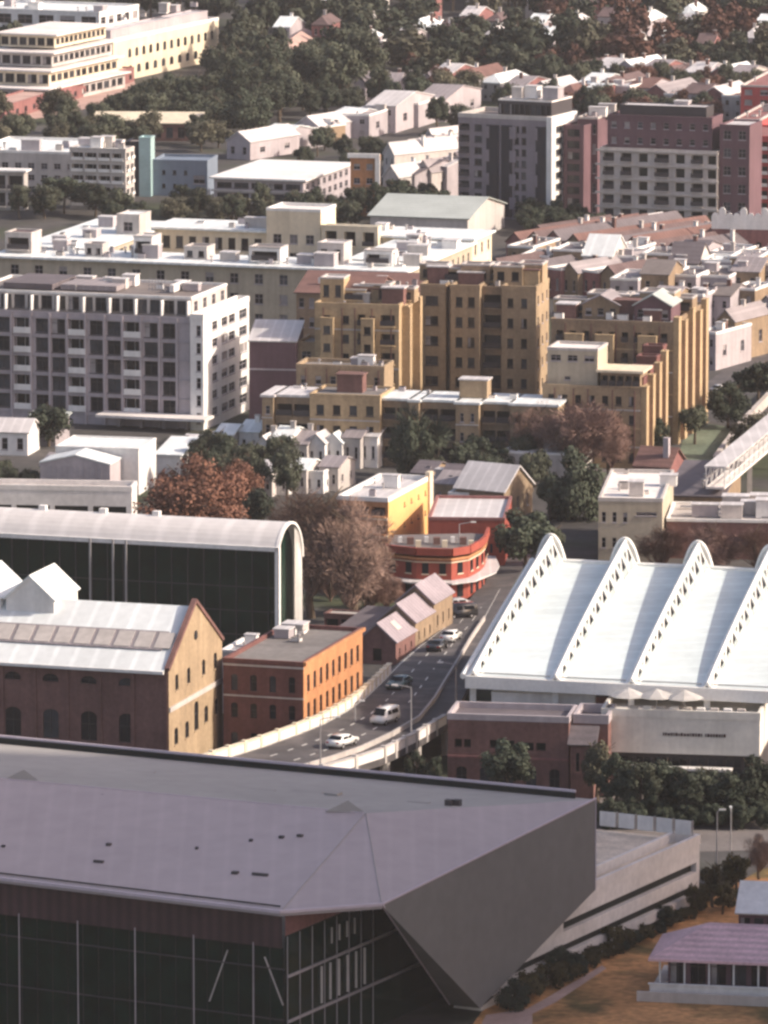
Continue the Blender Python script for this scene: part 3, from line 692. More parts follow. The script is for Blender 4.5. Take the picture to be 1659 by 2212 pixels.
for k, x in enumerate((-25, -18, -33)): h2.bx('ridge_vent', 'white_paint', x, x+.9, D*.42, D*.5, H+crown_z-.1, H+crown_z+.55)

# three storey orange brick building
h3 = Bld('brick_warehouse', 'red and orange brick corner building with a flat grey roof', 'warehouse', (655, 1440), 482, 782, base=1640)
h3.vol(skip=True, wall='red_brick', roof='gravel_roof', parapet=.5, front=[(4, 1, .34, .62, 'a', .02, .98, .36, .62), (4, 1, .34, .68, 'a', .02, .98, .66, .92), (4, 1, .34, .6, 'a', .02, .98, .05, .3)])
bm = nb(); wins = []
h3.opening(bm, Vector((.05, 0, 0)), Vector((0, 1, 0)), h3.D, 0, h3.H+.5, [(9, 3, .42, .62, 'a', .03, .97, .04, .9)], 'orange_brick', wins)
obj('street_front', bm, 'orange_brick', h3.root)
for h, p, rz in wins: obj('window', win_mesh(h[1]-h[0], h[3]-h[2], 'a', 'orange_brick', random.choice((0, 1))), None, h3.root, loc=(p.x, p.y, h[2]), rz=rz)
h3.bx('cornice', 'orange_brick', .06, .4, -.1, h3.D+.1, h3.H+.1, h3.H+.5)
h3.bx('string_course', 'pale_render', -h3.W, .12, -.12, -.01, h3.H*.64, h3.H*.64+.18)
h3.bx('string_course', 'pale_render', -h3.W, .12, -.14, -.01, h3.H*.97, h3.H*.97+.22)
h3.clutter(6, -h3.W+1, -4, h3.D*.55, h3.D-3, h3.H+.1, .8)
lk = Bld('link_building', 'small white-roofed link between the tan gable and brick corner building', 'annex', (545, 1412), 478, 590, base=1545, ang=17)
lk.vol(wall='pale_render', roof='pale_roof', parapet=.3, coping='white_paint', front=[(3, 2, .5, .5, 'w')]); lk.clutter(3, -lk.W+.5, -1, 1, lk.D-2, lk.H, .6)

# sawtooth sheds beside the road
sh = empty('stepped_sheds', P(855, 1437, 0), -R(17), label='brick shed with three stepped grey gable roofs beside the road', cat='shed')
class Sub(Bld):
    def __init__(s, root, W, D, H): s.root, s.W, s.D, s.H = root, W, D, H
sb = Sub(sh, 6, 12, 4)
Lsh = (P(957, 1360, 0)-P(855, 1437, 0)).length
for k, (y0_, y1_, z_) in enumerate(((0, .335, 2.9), (.338, .66, 3.9), (.663, 1.0, 4.9))):
    sb.vol(x0=-4.8, x1=0, y0=y0_*Lsh, y1=y1_*Lsh, z1=z_, wall='tan_brick' if k else 'brown_brick', kind='gy', roof='shed_roof', rise=2.1, over=.3, right=[(3, 1, .2, .45, 'a', .05, .95, .2, .8)], front=[(1, 1, .3, .7, 'd', .1, .9, 0, .8)] if k == 0 else [])
    sb.bx('brick_plinth', 'brown_brick', -.01, .14, y0_*Lsh+.02, y1_*Lsh-.02, 0, .8)
bm = nb(); slab(bm, [(-1.75, 3.2, 2.9+1.75*.875+.28), (-.7, 3.2, 2.9+.7*.875+.28), (-.7, 5.0, 2.9+.7*.875+.28), (-1.75, 5.0, 2.9+1.75*.875+.28)], .08); obj('skylight', bm, 'pale_render', sh)
sb.vol(x0=-9.5, x1=-5.2, y0=1.5, y1=Lsh*.8, z1=2.4, wall='brown_brick', kind='skillion', roof='slate', rise=.8)

# dark underpass wall behind the sheds
up = Bld('retaining_wall', 'dark street wall with black openings behind the sheds', 'wall', (835, 1352), 700, 850, base=1372, ang=17)
up.vol(wall='brown_brick', roof='concrete', parapet=.2, front=[(4, 1, .8, .55, 'd')], z1=2.2)

# ================================================================== CANOPY
can = empty('canopy_roof', P(1020, 1690, 0), 0, label='vast white canopy roof carried by white arched lattice trusses', cat='canopy'); CO = can.location.copy()
tr = [((1190, 1212), (1022, 1462)), ((1350, 1220), (1200, 1472)), ((1508, 1227), (1364, 1480)), ((1664, 1236), (1528, 1488)), ((1822, 1244), (1692, 1496))]
zr, zf = 15.0, 11.0
TR = [(P(a[0], a[1], zr), P(b[0], b[1], zf)) for a, b in tr]
perp = (TR[1][0]-TR[0][0]).normalized()
for i in range(len(TR)-1):
    (r0, f0), (r1_, f1) = TR[i], TR[i+1]; bm = nb(); N = 8; g = 1.6
    rows = []
    for k in range(N+1):
        t = k/N; a = lerp(f0, r0, t)+perp*(.75+.55*t); b = lerp(f1, r1_, t)-perp*(.6+.75*t)
        bow = .25*math.sin(math.pi*t); rows.append((a+Vector((0, 0, bow))-CO, b+Vector((0, 0, bow))-CO))
    for k in range(N): slab(bm, [rows[k][0], rows[k][1], rows[k+1][1], rows[k+1][0]], .35)
    obj('roof_panel', bm, 'canopy_sheet', can)
    bm = nb(); beam(bm, rows[0][0]+Vector((0, .9, .35)), rows[0][1]+Vector((0, .9, .35)), .10, 4); obj('gutter', bm, 'steel', can)
    bm = nb(); beam(bm, rows[-1][0]+Vector((0, 0, .1)), rows[-1][1]+Vector((0, 0, .1)), .28, 6); obj('rear_beam', bm, 'canopy_steel', can)
for i, (r_, f_) in enumerate(TR):
    bm = nb(); N = 11; top, lf, rt = [], [], []
    for k in range(N+1):
        t = k/N; c = lerp(f_, r_, t)+Vector((0, 0, .25*math.sin(math.pi*t))); hw = .65+.7*t; hh = .4+2.35*t**.85
        top.append(c+Vector((0, 0, hh+.1))-CO); lf.append(c-perp*hw-CO); rt.append(c+perp*hw-CO)
    for k in range(N):
        beam(bm, top[k], top[k+1], .26, 6); beam(bm, lf[k], lf[k+1], .17, 5); beam(bm, rt[k], rt[k+1], .2, 5)
        for ch in (lf, rt):
            beam(bm, ch[k], top[k+1], .15, 4); beam(bm, top[k], ch[k], .13, 4); beam(bm, ch[k], (ch[k]+ch[k+1])/2+(top[k]-ch[k])*.5, .09, 4)
    beam(bm, top[N], lf[N], .2, 5); beam(bm, top[N], rt[N], .2, 5)
    obj('truss', bm, 'canopy_steel', can)
    bm = nb()                            # left flank cladding of each truss
    for k in range(N):
        quad(bm, [lf[k]+Vector((0, 0, .05)), lf[k+1]+Vector((0, 0, .05)), lerp(lf[k+1], top[k+1], .93), lerp(lf[k], top[k], .93)])
    bmesh.ops.solidify(bm, geom=bm.faces[:], thickness=.08); obj('truss_cladding', bm, 'canopy_sheet', can)
    bm = nb()                            # right flank: solid bands above and below the row of openings
    for k in range(N):
        for (q0, q1) in ((.0, .34), (.74, 1.)):
            quad(bm, [lerp(rt[k], top[k], q0), lerp(rt[k], top[k], q1), lerp(rt[k+1], top[k+1], q1), lerp(rt[k+1], top[k+1], q0)])
        m0, m1 = lerp(rt[k], rt[k+1], .36), lerp(top[k], top[k+1], .36)
        quad(bm, [lerp(rt[k], top[k], .3), lerp(m0, m1, .3), lerp(m0, m1, .76), lerp(rt[k], top[k], .76)])
    bmesh.ops.solidify(bm, geom=bm.faces[:], thickness=.06); obj('truss_cladding', bm, 'canopy_sheet', can)
    bm = nb()                            # dark sheets standing in for the shade inside the truss
    for k in range(N):
        o_ = perp*.22
        quad(bm, [lf[k]+o_+Vector((0, 0, .1)), lf[k+1]+o_+Vector((0, 0, .1)), lerp(lf[k+1], top[k+1], .86)+o_, lerp(lf[k], top[k], .86)+o_])
        quad(bm, [lf[k]+Vector((0, 0, .02)), rt[k]+Vector((0, 0, .02)), rt[k+1]+Vector((0, 0, .02)), lf[k+1]+Vector((0, 0, .02))])
    obj('truss_shade', bm, 'truss_shade_dark', can)
    # rounded rear nose with its port
    bm = nb(); c = r_-CO; K = 18; outer, inner = [], []
    for k in range(K+1):
        q_ = -1+2*k/K; outer.append(c+perp*(1.75*q_)+Vector((0, .3, 3.15*(1-abs(q_)**2.1)))); inner.append(c+perp*(1.1*q_)+Vector((0, .3, 1.7*(1-abs(q_)**1.8))))
    for k in range(K):
        beam(bm, outer[k], outer[k+1], .24, 6); beam(bm, inner[k], inner[k+1], .12, 5)
        quad(bm, [inner[k]+Vector((0, .02, 0)), inner[k+1]+Vector((0, .02, 0)), outer[k+1]+Vector((0, .02, 0)), outer[k]+Vector((0, .02, 0))])
    for k in (3, 6, 9, 12, 15): beam(bm, inner[k], c+perp*((k-9)*.12)+Vector((0, .3, 0)), .09, 4)
    for (x_, z_, r0) in ((0, 2.35, .26),):
        ringp = [c+perp*(x_+r0*math.cos(a_*math.pi/5))+Vector((0, .05, z_+r0*math.sin(a_*math.pi/5))) for a_ in range(11)]
        for a_ in range(10): beam(bm, ringp[a_], ringp[a_+1], .16, 5)
    obj('truss_nose', bm, 'canopy_steel', can)
    bm = nb(); beam(bm, c+Vector((0, .1, 2.35)), c+Vector((0, .27, 2.35)), .22, 12); obj('nose_port', bm, 'dark_metal', can)
    bm = nb(); p = f_-CO; box(bm, p.x-.35, p.x+.35, p.y+.6, p.y+1.3, -CO.z, zf-.4-CO.z); obj('column', bm, 'canopy_steel', can)
    bm = nb(); p = r_-CO; box(bm, p.x-.35, p.x+.35, p.y-.9, p.y-.2, -CO.z, zr-.4-CO.z); obj('column', bm, 'canopy_steel', can)
a, b = TR[0][1]-CO, TR[-1][1]-CO
bm = nb(); d_ = (b-a).normalized(); n_ = Vector((d_.y, -d_.x, 0))*.5
a -= d_*.8
v = [q+o+Vector((0, 0, z)) for z in (-1.25, .15) for q, o in ((a, n_), (b, n_), (b, -n_*.2), (a, -n_*.2))]; vv = [bm.verts.new(p) for p in v]
for f in ((0, 3, 2, 1), (4, 5, 6, 7), (0, 1, 5, 4), (1, 2, 6, 5), (2, 3, 7, 6), (3, 0, 4, 7)): bm.faces.new([vv[i] for i in f])
obj('edge_beam', bm, 'canopy_steel', can)
bm = nb(); f0, r0 = TR[0][1]-CO, TR[0][0]-CO
beam(bm, f0-perp*1.2, r0-perp*2.3, .35, 6); obj('edge_beam', bm, 'canopy_steel', can)

# hall under the canopy
hu = Bld('exhibition_hall', 'dark glazed hall sheltered under the white canopy roof', 'hall', (1700, 1400), 1070, None, H=9.5, ang=5, D=30)
hu.vol(wall='brown_brick', roof='membrane', kind='flat', parapet=.1, front=[(12, 2, .7, .6, 'n', 0, 1, .3, .95)])
hw_ = Bld('white_hoarding', 'curved pale screen wall of the terrace under the canopy', 'screen', (1285, 1507), 1062, None, H=9.0, ang=8, D=1)
hw_.vol(z0=6.2, wall='white_paint', roof='white_paint', kind='flat', parapet=0, over=.02)
# terrace block with blurred sign
tb = Bld('terrace_block', 'cream terrace block with umbrellas on top and a small sign', 'terrace building', (1640, 1540), 1300, 1662, base=1720, ang=9)
tb.vol(z0=4.5, z1=tb.H-.9, wall='terrace_white', roof='pale_concrete', parapet=.9, coping='terrace_white')
tb.vol(x0=-tb.W+1.5, z0=0, z1=4.2, y0=1.2, wall='dark_metal', kind='flat', parapet=0, over=.0, front=[(8, 1, .8, .8, 'n')])
for k in range(9): tb.bx('planter', 'white_paint' if k % 2 else 'concrete', -tb.W+3+k*1.5, -tb.W+3.9+k*1.5, .9, 1.7, tb.H-.85, tb.H+.1)
tb.bx('canopy', 'white_paint', -tb.W+2.5, -3, -1.4, -.02, 2.9, 3.15)
bm = nb(); x = -10.8
rr = random.Random(3)
while x < -4:
    ww = rr.choice((.14, .2, .26)); box(bm, x, x+ww, -.07, -.01, tb.H-2.9, tb.H-2.9+rr.choice((.3, .36, .36))); x += ww+.09
    if rr.random() < .14: x += .25
obj('sign_lettering', bm, 'fascia_brown', tb.root)
tb.bx('plaque_base', 'cream_paint', -11.1, -3.7, -.035, -.005, tb.H-3.05, tb.H-2.35) if False else None
for k, (u, v) in enumerate(((1357, 1510), (1418, 1512), (1478, 1515), (1328, 1512))):
    if k == 3: continue
    g = P(u, v+30, tb.H-.85); um = empty('parasol', g, R(20*k), label=('leftmost', 'middle', 'rightmost')[k]+' of the three white parasols on the cream terrace', cat='parasol', group='white parasols on the terrace')
    bm = nb(); beam(bm, (0, 0, 0), (0, 0, 2.7), .05, 6); obj('pole', bm, 'steel', um)
    bm = nb(); apex = bm.verts.new((0, 0, 2.9)); rim = [bm.verts.new((2.2*math.cos(i*math.pi/4), 2.2*math.sin(i*math.pi/4), 2.0)) for i in range(8)]
    for i in range(8): bm.faces.new((rim[i], rim[(i+1) % 8], apex))
    bmesh.ops.solidify(bm, geom=bm.faces[:], thickness=.05); obj('canvas', bm, 'white_paint', um)
# right-end tower of the terrace block
re = Bld('stair_block', 'pale stair block at the right edge beside the cream terrace', 'stair tower', (1690, 1545), 1636, None, H=7, ang=9, D=8)
re.vol(wall='white_paint', roof='pale_roof', parapet=.4)

# two storey brick pumphouse in front
ph = Bld('pump_house', 'brown brick pump house with a flat parapet roof by the ramp', 'brick building', (1228, 1562), 967, 1285, base=1725, ang=9)
ph.vol(wall='brown_brick', roof='slate', parapet=.7, y1=7, coping='lilac_render', front=[(2, 1, .8, .8, 'd', .05, .2, .62, .76), (3, 1, .8, .8, 'd', .34, .56, .62, .76), (2, 1, .8, .8, 'd', .62, .82, .60, .74), (5, 1, .45, .8, 'a', .02, .98, .05, .42)])
ph.bx('string_course', 'pink_brick', -ph.W, .0, -.15, -.01, ph.H*.5, ph.H*.5+.25)
ph.vol(x0=.3, x1=4.2, y0=1.6, y1=8, z1=ph.H-.3, wall='brown_brick', roof='slate', parapet=1.0, coping='lilac_render', front=[(1, 1, .5, .6, 'a', .1, .9, 0, .3)])
ph.vol(x0=.32, x1=2.9, y0=-.8, y1=1.5, z1=ph.H-2.4, wall='brown_brick', roof='slate', kind='skillion', rise=1.8, front=[(2, 1, .4, .7, 'a', .1, .9, .45, .95)])

# ================================================================== HOTEL ON THE LEFT
ho = Bld('hotel', 'grey hotel block with a white end wall and a grid of windows', 'hotel', (440, 692), -70, 538, base=930)
W, D, H = ho.W, ho.D, ho.H
pit = .0
cols = [(0, 'w'), (42, 'b'), (85, 'w'), (120, 'w'), (160, 'b'), (202, 'w'), (240, 'w'), (280, 'b'), (320, 'w'), (360, 'w')]
topC = Vector((ho.root.location.x, ho.root.location.y, H))
fspec = []
for u, k in cols:
    x = extent(topC, ho.ax, u+2); sfr = (x+W)/W; hwid = (2.7 if k == 'b' else 2.15)/2/W*1.02; k = 'n' if k == 'w' else k
    fspec.append((1, 5, 1, .74, k, sfr-hwid, sfr+hwid, .10, .97))
ho.vol(x0=-W, x1=-2.2, y0=.9, wall='lilac_render', roof='membrane', parapet=.25, z1=H, front=[(a, b, c, d_, k, (s0*W)/(W-2.2), (s1*W)/(W-2.2), t0, t1) for (a, b, c, d_, k, s0, s1, t0, t1) in fspec], name='wall')
ho.vol(x0=-2.1, x1=0, wall='white_paint', roof='pale_concrete', parapet=.9, y1=D, z1=H, coping='white_paint',
       front=[(1, 6, .5, .62, 'w', .3, .98, .03, .98)], right=[(1, 6, .8, .5, 'w', .18, .32, .05, .99), (2, 6, .82, .5, 'w', .38, .70, .05, .99), (1, 6, .8, .55, 'w', .76, .97, .05, .99)])
# fluted piers between bays on the front
for u in (20, 62, 103, 140, 180, 221, 260, 300, 340, 378):
    x = extent(topC, ho.ax, u); ho.bx('pier', 'lilac_render', x-.18, x+.18, .62, .89, 0, H)
for k in range(6):
    z = H*(.09+.174*k); ho.bx('floor_band', 'grey_render', -W, -2.25, .7, .89, z-.12, z+.12)
ph_h = 2.6
ho.vol(x0=-W, x1=-2.6, y0=2.2, y1=D-3, z0=H+.2, z1=H+ph_h+.2, wall='pale_render', roof='membrane', parapet=.35, coping='white_paint', front=[(16, 1, .8, .78, 'n', 0, .99, 0, 1)], right=[(4, 1, .4, .6, 'w')], name='penthouse_wall')
for i in range(8): ho.bx('party_wall', 'white_paint', -3.0-i*4.2, -2.75-i*4.2, .95, 2.15, H+.3, H+ph_h)
ho.bx('roof_plant', 'slate', -W+4, -W+12, 5, D-6, H+ph_h+.4, H+ph_h+1.3); ho.bx('roof_plant', 'grey_roof', -W+13, -W+22, 6, D-7, H+ph_h+.4, H+ph_h+1.2)
ho.bx('roof_plant', 'white_paint', -8, -7.3, D*.35, D*.62, H+ph_h+.4, H+ph_h+1.5)
bm = nb()
for i in range(6): beam(bm, (-11+i*.5, 7, H+ph_h+.4), (-11+i*.5, 7, H+ph_h+2.5), .05, 4)
for z in (.9, 1.6, 2.4): beam(bm, (-11.2, 7, H+ph_h+z), (-8.2, 7, H+ph_h+z), .05, 4)
obj('plant_screen', bm, 'steel', ho.root)
ho.clutter(10, -W+6, -5, 5, D-5, H+ph_h+.3, .7)
ho.bx('entrance_canopy', 'pale_concrete', -16, 1.5, -4, .5, 1.9, 2.3)
for i in range(8): ho.bx('shop_column', 'lilac_render', -3-i*3.6, -2.5-i*3.6, -.2, .3, 0, 1.95) if i*3.6 < 13 else None

# grey building between hotel and flats
gb = Bld('grey_warehouse', 'dark brown block with a pale blue metal roof beside the hotel', 'warehouse', (640, 740), 538, 655, base=930, ang=8)
gb.vol(wall='plum_render', roof='pale_roof', kind='skillion', rise=2.2, over=.2); gb.bx('string_course', 'lilac_render', -gb.W, 0, -.12, -.01, gb.H*.68, gb.H*.68+.25)

# ================================================================== COURTYARD BLOCK WITH WHITE ROOFS
cy = Bld('courtyard_block', 'large cream courtyard block with broad white metal roofs', 'apartment block', (872, 590), -12, 1062, H=14, ang=17)
W, D, H = cy.W, cy.D, cy.H
cy.vol(y1=11, wall='beige_render', roof='white_roof', parapet=0, over=.9, front=[(16, 4, .34, .5, 'w', .02, .98, .04, .98)], name='front_wing')
cy.vol(x0=-13, y0=11.1, y1=D-12, wall='beige_render', roof='white_roof', parapet=0, over=.7, right=[(9, 4, .3, .5, 'w', .02, .98, .03, .97)], left=[(9, 4, .4, .5, 'w')], name='right_wing')
cy.vol(x1=-.0, x0=-W+14.2, y0=D-11.9, wall='cream_paint', roof='white_roof', parapet=0, over=.6, z1=H+.6, front=[(14, 4, .55, .6, 'n', .02, .6, .05, .97), (3, 4, .6, .6, 'l', .62, .78, .05, .97)], right=[(3, 4, .3, .5, 'w')], name='rear_wing')
cy.vol(x0=-W, x1=-W+14, y0=11.1, wall='beige_render', roof='white_roof', parapet=0, over=.6, right=[(8, 4, .4, .5, 'w')], name='left_wing')
cy.vol(x0=-36, x1=-26.3, y0=D-13.5, y1=D-5, z0=6, z1=H+4.6, wall='cream_paint', roof='pale_concrete', parapet=.5, coping='white_paint', front=[(3, 3, .5, .5, 'w', .05, .95, .0, .75)], name='stair_tower')
cy.vol(x0=-W+10, x1=-W+14.1, y0=D-19, y1=D-13, z0=6, z1=H+3.6, wall='pale_render', roof='white_roof', parapet=.2, front=[(1, 3, .4, .4, 'w')], name='stair_tower')
cy.vol(x0=-26, x1=-16, y0=D-14, y1=D-11.9, z0=4, z1=H+2.4, wall='cream_paint', roof='white_roof', parapet=.2, front=[(3, 3, .6, .6, 'l')], name='bay_wall')
cy.clutter(44, -W+4, -2, 1, 9, H+.35, .9); cy.clutter(16, -12, -2, 12, D-13, H+.35, .9); cy.clutter(16, -W+18, -3, D-11, D-2, H+.95, .8); cy.clutter(14, -W+1, -W+12, 12, D-3, H+.35, .9)

# ================================================================== YELLOW BRICK FLATS
fl1 = Bld('flats', 'tan brick flats, the leftmost tall block behind the low front row', 'apartment block', (862, 668), 680, 905, base=935, ang=12)
fl1.vol(wall='gold_brick', roof='gravel_roof', parapet=.7, front=[(1, 6, .8, .6, 'l', .76, .97, .06, .98), (1, 6, .85, .6, 'l', .50, .61, .06, .98), (2, 6, .34, .42, 'n', .03, .48, .06, .98), (1, 6, .6, .45, 'n', .62, .74, .06, .98)], right=[(3, 6, .35, .5, 'w', .05, .95, .05, .97)])
fl1.vol(x0=-fl1.W-3, x1=-fl1.W-.1, y0=1, y1=9, z1=fl1.H-6, wall='sand_brick', roof='membrane', parapet=.5, front=[(1, 4, .5, .4, 'w')], name='side_wing')
fl1.vol(x0=-fl1.W+1, x1=-4, y0=fl1.D*.3, y1=fl1.D-1, z0=fl1.H+.2, z1=fl1.H+2.4, wall='brown_brick', roof='terracotta', kind='gx', rise=1.2, name='attic_wall')
fl1.vol(x0=.1, x1=1.0, y0=2, y1=5, wall='gold_brick', roof='gold_brick', parapet=.3, name='buttress_pier')
fl1.clutter(10, -fl1.W, -1, 0, fl1.D, fl1.H+.1, .7)
fl2 = Bld('flats', 'tan brick flats, the middle tall block with dark balcony stack', 'apartment block', (1158, 628), 908, 1186, base=905, ang=12)
W, H = fl2.W, fl2.H
fl2.vol(wall='sand_brick', roof='gravel_roof', parapet=.6, x0=-W, x1=-W*.78, front=[(1, 6, .55, .45, 'n', 0, .9, .04, .98)], name='left_bay')
fl2.vol(wall='tan_brick', roof='gravel_roof', parapet=.3, x0=-W*.77, x1=-W*.74, y0=1.2, name='recess')
fl2.vol(wall='sand_brick', roof='gravel_roof', parapet=.7, x0=-W*.73, x1=-W*.48, y0=-.8, front=[(2, 6, .55, .48, 'n', .08, .92, .04, .98)], name='middle_bay')
fl2.vol(wall='tan_brick', roof='gravel_roof', parapet=.4, x0=-W*.475, x1=-W*.30, y0=.8, front=[(1, 6, .84, .66, 'l', 0, 1, .04, .98)], name='balcony_bay')
fl2.vol(wall='sand_brick', roof='gravel_roof', parapet=.7, x0=-W*.295, x1=0, y0=-.3, front=[(2, 6, .42, .45, 'n', .05, .85, .04, .98)], right=[(3, 6, .3, .4, 'w')], name='right_bay')
fl2.clutter(14, -W, -1, 1, fl2.D, H+.1, .8)
fl3 = Bld('flats', 'tan brick flats with a stepped sunlit side, nearest on the right', 'apartment block', (1383, 800), 1172, 1440, base=1015, ang=14)
W, D, H = fl3.W, fl3.D, fl3.H
fl3.vol(wall='sand_brick', roof='gravel_roof', parapet=.5, z1=H-3, front=[(7, 4, .45, .48, 'n', .02, .98, .03, .98)])
for k, y in enumerate((0, .25, .5, .75)):
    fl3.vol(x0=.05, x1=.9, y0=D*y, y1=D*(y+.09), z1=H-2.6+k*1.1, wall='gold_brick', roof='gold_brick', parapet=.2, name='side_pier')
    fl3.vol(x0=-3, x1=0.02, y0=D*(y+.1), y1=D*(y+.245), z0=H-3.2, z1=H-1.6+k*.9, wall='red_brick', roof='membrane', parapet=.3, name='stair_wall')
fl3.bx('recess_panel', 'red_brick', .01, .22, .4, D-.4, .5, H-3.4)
fl3.vol(x0=-W+.5, x1=-W+8, y0=1, y1=8, z0=H-3.2, z1=H+2.4, wall='beige_render', roof='pale_concrete', parapet=.4, coping='pale_render', front=[(3, 1, .6, .4, 'w', 0, 1, .6, 1), (1, 1, .3, .2, 'w', .2, .6, .05, .5)], name='penthouse_wall')
fl3.vol(x0=-W+8.6, x1=-.2, y0=.4, y1=6, z0=H-3.2, z1=H-.5, wall='tan_brick', roof='cream_paint', kind='flat', parapet=0, over=.6, front=[(5, 1, .8, .7, 'l', 0, 1, .1, .95)], name='penthouse_wall')
fl3.clutter(9, -W+1, -3, 8, D-2, H-2.8, .9)
fl4 = Bld('flats', 'tall brick flats at the back right with a sunlit flank', 'apartment block', (1452, 705), 1190, 1520, base=960, ang=14)
W, D, H = fl4.W, fl4.D, fl4.H
fl4.vol(wall='tan_brick', roof='gravel_roof', parapet=.6, front=[(9, 5, .5, .5, 'l', .02, .98, .1, .98)], right=[(5, 5, .4, .5, 'w', .03, .97, .1, .97)])
for k, y in enumerate((0, .22, .46, .7, .9)):
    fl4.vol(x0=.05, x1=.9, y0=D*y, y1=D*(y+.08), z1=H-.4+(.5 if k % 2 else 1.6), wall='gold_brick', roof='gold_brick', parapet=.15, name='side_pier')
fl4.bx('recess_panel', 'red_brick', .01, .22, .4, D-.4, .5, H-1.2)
fl4.vol(x0=-W*.35, x1=-W*.05, y0=3, y1=10, z0=H+.1, z1=H+2.6, wall='plum_render', roof='green_roof_metal', kind='gy', rise=1.6, name='attic_wall', front=[(3, 1, .5, .5, 'w')])
fl4.vol(x0=-W*.8, x1=-W*.5, y0=5, y1=12, z0=H+.1, z1=H+2.2, wall='tan_brick', roof='grey_roof', kind='gy', rise=1.4, name='attic_wall', front=[(3, 1, .5, .5, 'w')])
fl4.clutter(20, -W, -1, 0, D, H+.1, .9)
fl5 = Bld('flats', 'low tan brick flats, the front row with alternating dark balconies', 'apartment block', (1205, 872), 565, 1225, base=1022, ang=13)
W, D, H = fl5.W, fl5.D, fl5.H
def seg(u0, u1): 
    t_ = Vector((fl5.root.location.x, fl5.root.location.y, H)); return extent(t_, fl5.ax, u0), extent(t_, fl5.ax, u1)
for (u0, u1, y0_, wl, spec, rf_) in ((566, 590, 0, 'sand_brick', [(1, 3, .4, .45, 'w', 0, 1, .08, .95)], 'pale_roof'), (592, 668, .9, 'tan_brick', [(2, 3, .88, .62, 'l', 0, 1, .06, .95)], 'pale_roof'), (670, 822, -.3, 'gold_brick', [(4, 3, .46, .48, 'n', .03, .97, .06, .95)], 'gravel_roof'),
        (824, 882, .9, 'tan_brick', [(2, 3, .88, .62, 'l', 0, 1, .06, .95)], 'white_roof'), (884, 905, 0, 'sand_brick', [(1, 3, .5, .45, 'w', 0, 1, .06, .95)], 'white_roof'), (907, 984, .9, 'tan_brick', [(2, 3, .88, .62, 'l', 0, 1, .06, .95)], 'white_roof'),
        (986, 1036, -.6, 'sand_brick', [(2, 3, .36, .45, 'w', .05, .95, .06, .95)], 'white_roof'), (1038, 1100, .9, 'tan_brick', [(2, 3, .88, .62, 'l', 0, 1, .06, .95)], 'white_roof'), (1102, 1204, 0, 'sand_brick', [(3, 3, .4, .45, 'w', 0, 1, .06, .95)], 'white_roof')):
    x0_, x1_ = seg(u0, u1)
    fl5.vol(x0=x0_, x1=x1_, y0=y0_, y1=9, wall=wl, roof=rf_, parapet=.35 if rf_ == 'gravel_roof' else 0, over=.25, front=spec, right=[], name='bay_wall', z1=H-(0 if rf_ == 'gravel_roof' else .5))
fl5.clutter(12, -W+2, -1, 1.5, 8, H-.1, .7)
fl6 = Bld('flats', 'short tan brick link block between the leftmost tall flats and front row', 'apartment block', (830, 800), 640, 850, base=975, ang=12)
fl6.vol(wall='sand_brick', roof='gravel_roof', parapet=.6, front=[(6, 4, .4, .45, 'w', 0, 1, .05, .97)]); fl6.clutter(10, -fl6.W+1, -1, .5, fl6.D-1, fl6.H+.1, .7)
bh = Bld('attic_flats', 'brown roofed flats squeezed between the white roofs and tan flats', 'apartment block', (905, 640), 640, 960, base=850, ang=12)
bh.vol(wall='tan_brick', roof='terracotta', kind='gx', rise=2.2, front=[(12, 2, .5, .5, 'w', 0, 1, .6, 1)]); bh.clutter(12, -bh.W+1, -1, 1, 5, bh.H+1.2, .7)

dr = random.Random(8)
for f_, n_, yb in ((fl1, 4, 3), (fl2, 6, 3), (fl4, 6, 9), (cy, 7, 2)):
    for k in range(n_):                  # penthouses and lift rooms breaking the roofline
        x = -f_.W*(k+.55+dr.uniform(-.2, .2))/n_; w_ = dr.uniform(3, 5.5); h_ = dr.uniform(1.8, 3.6); y = yb+dr.uniform(0, 3)
        f_.vol(x0=x-w_/2, x1=x+w_/2, y0=y, y1=y+dr.uniform(3, 5), z0=f_.H+.3, z1=f_.H+.3+h_, wall=dr.choice(('sand_brick', 'gold_brick', 'tan_brick') if f_ is not cy else ('cream_paint', 'white_paint', 'pale_render')), roof=dr.choice(('pale_roof', 'membrane', 'brown_tile')), parapet=.25, coping='pale_render', front=[(2, 1, .5, .5, 'n')] if k % 2 else [(1, 1, .8, .6, 'l')], name='penthouse_wall')
for f_, xs in ((fl1, (.36, .84)), (fl4, (.2, .55, .8))):
    for a_ in xs:                        # shallow projecting bays
        x = -f_.W*a_; w_ = f_.W*.075
        f_.vol(x0=x-w_, x1=x+w_, y0=-1.1, y1=-.3, z0=0, z1=f_.H-1.6, wall='gold_brick', roof='pale_render', parapet=.15, front=[(1, 6, .55, .45, 'n', 0, 1, .05, .98)], name='bay_wall')
for f_, n_, x0_, yy_ in ((fl1, 6, -fl1.W, 0), (fl3, 4, -fl3.W, 0), (fl4, 5, -fl4.W, 0), (fl6, 4, -fl6.W, 0)):
    hh_ = f_.H-(3 if f_ is fl3 else 0)
    for k in range(1, n_):
        z = hh_*(.05+.93*k/n_); f_.bx('floor_band', 'pale_render' if k % 2 else 'gold_brick', x0_+.02, -.02, -.14, -.005, z-.13, z+.1)
    for k in range(5): x = x0_+(k+.5)*f_.W/5+dr.uniform(-.6, .6); f_.bx('downpipe', 'brown_brick', x, x+.16, -.26, -.145, .2, hh_)
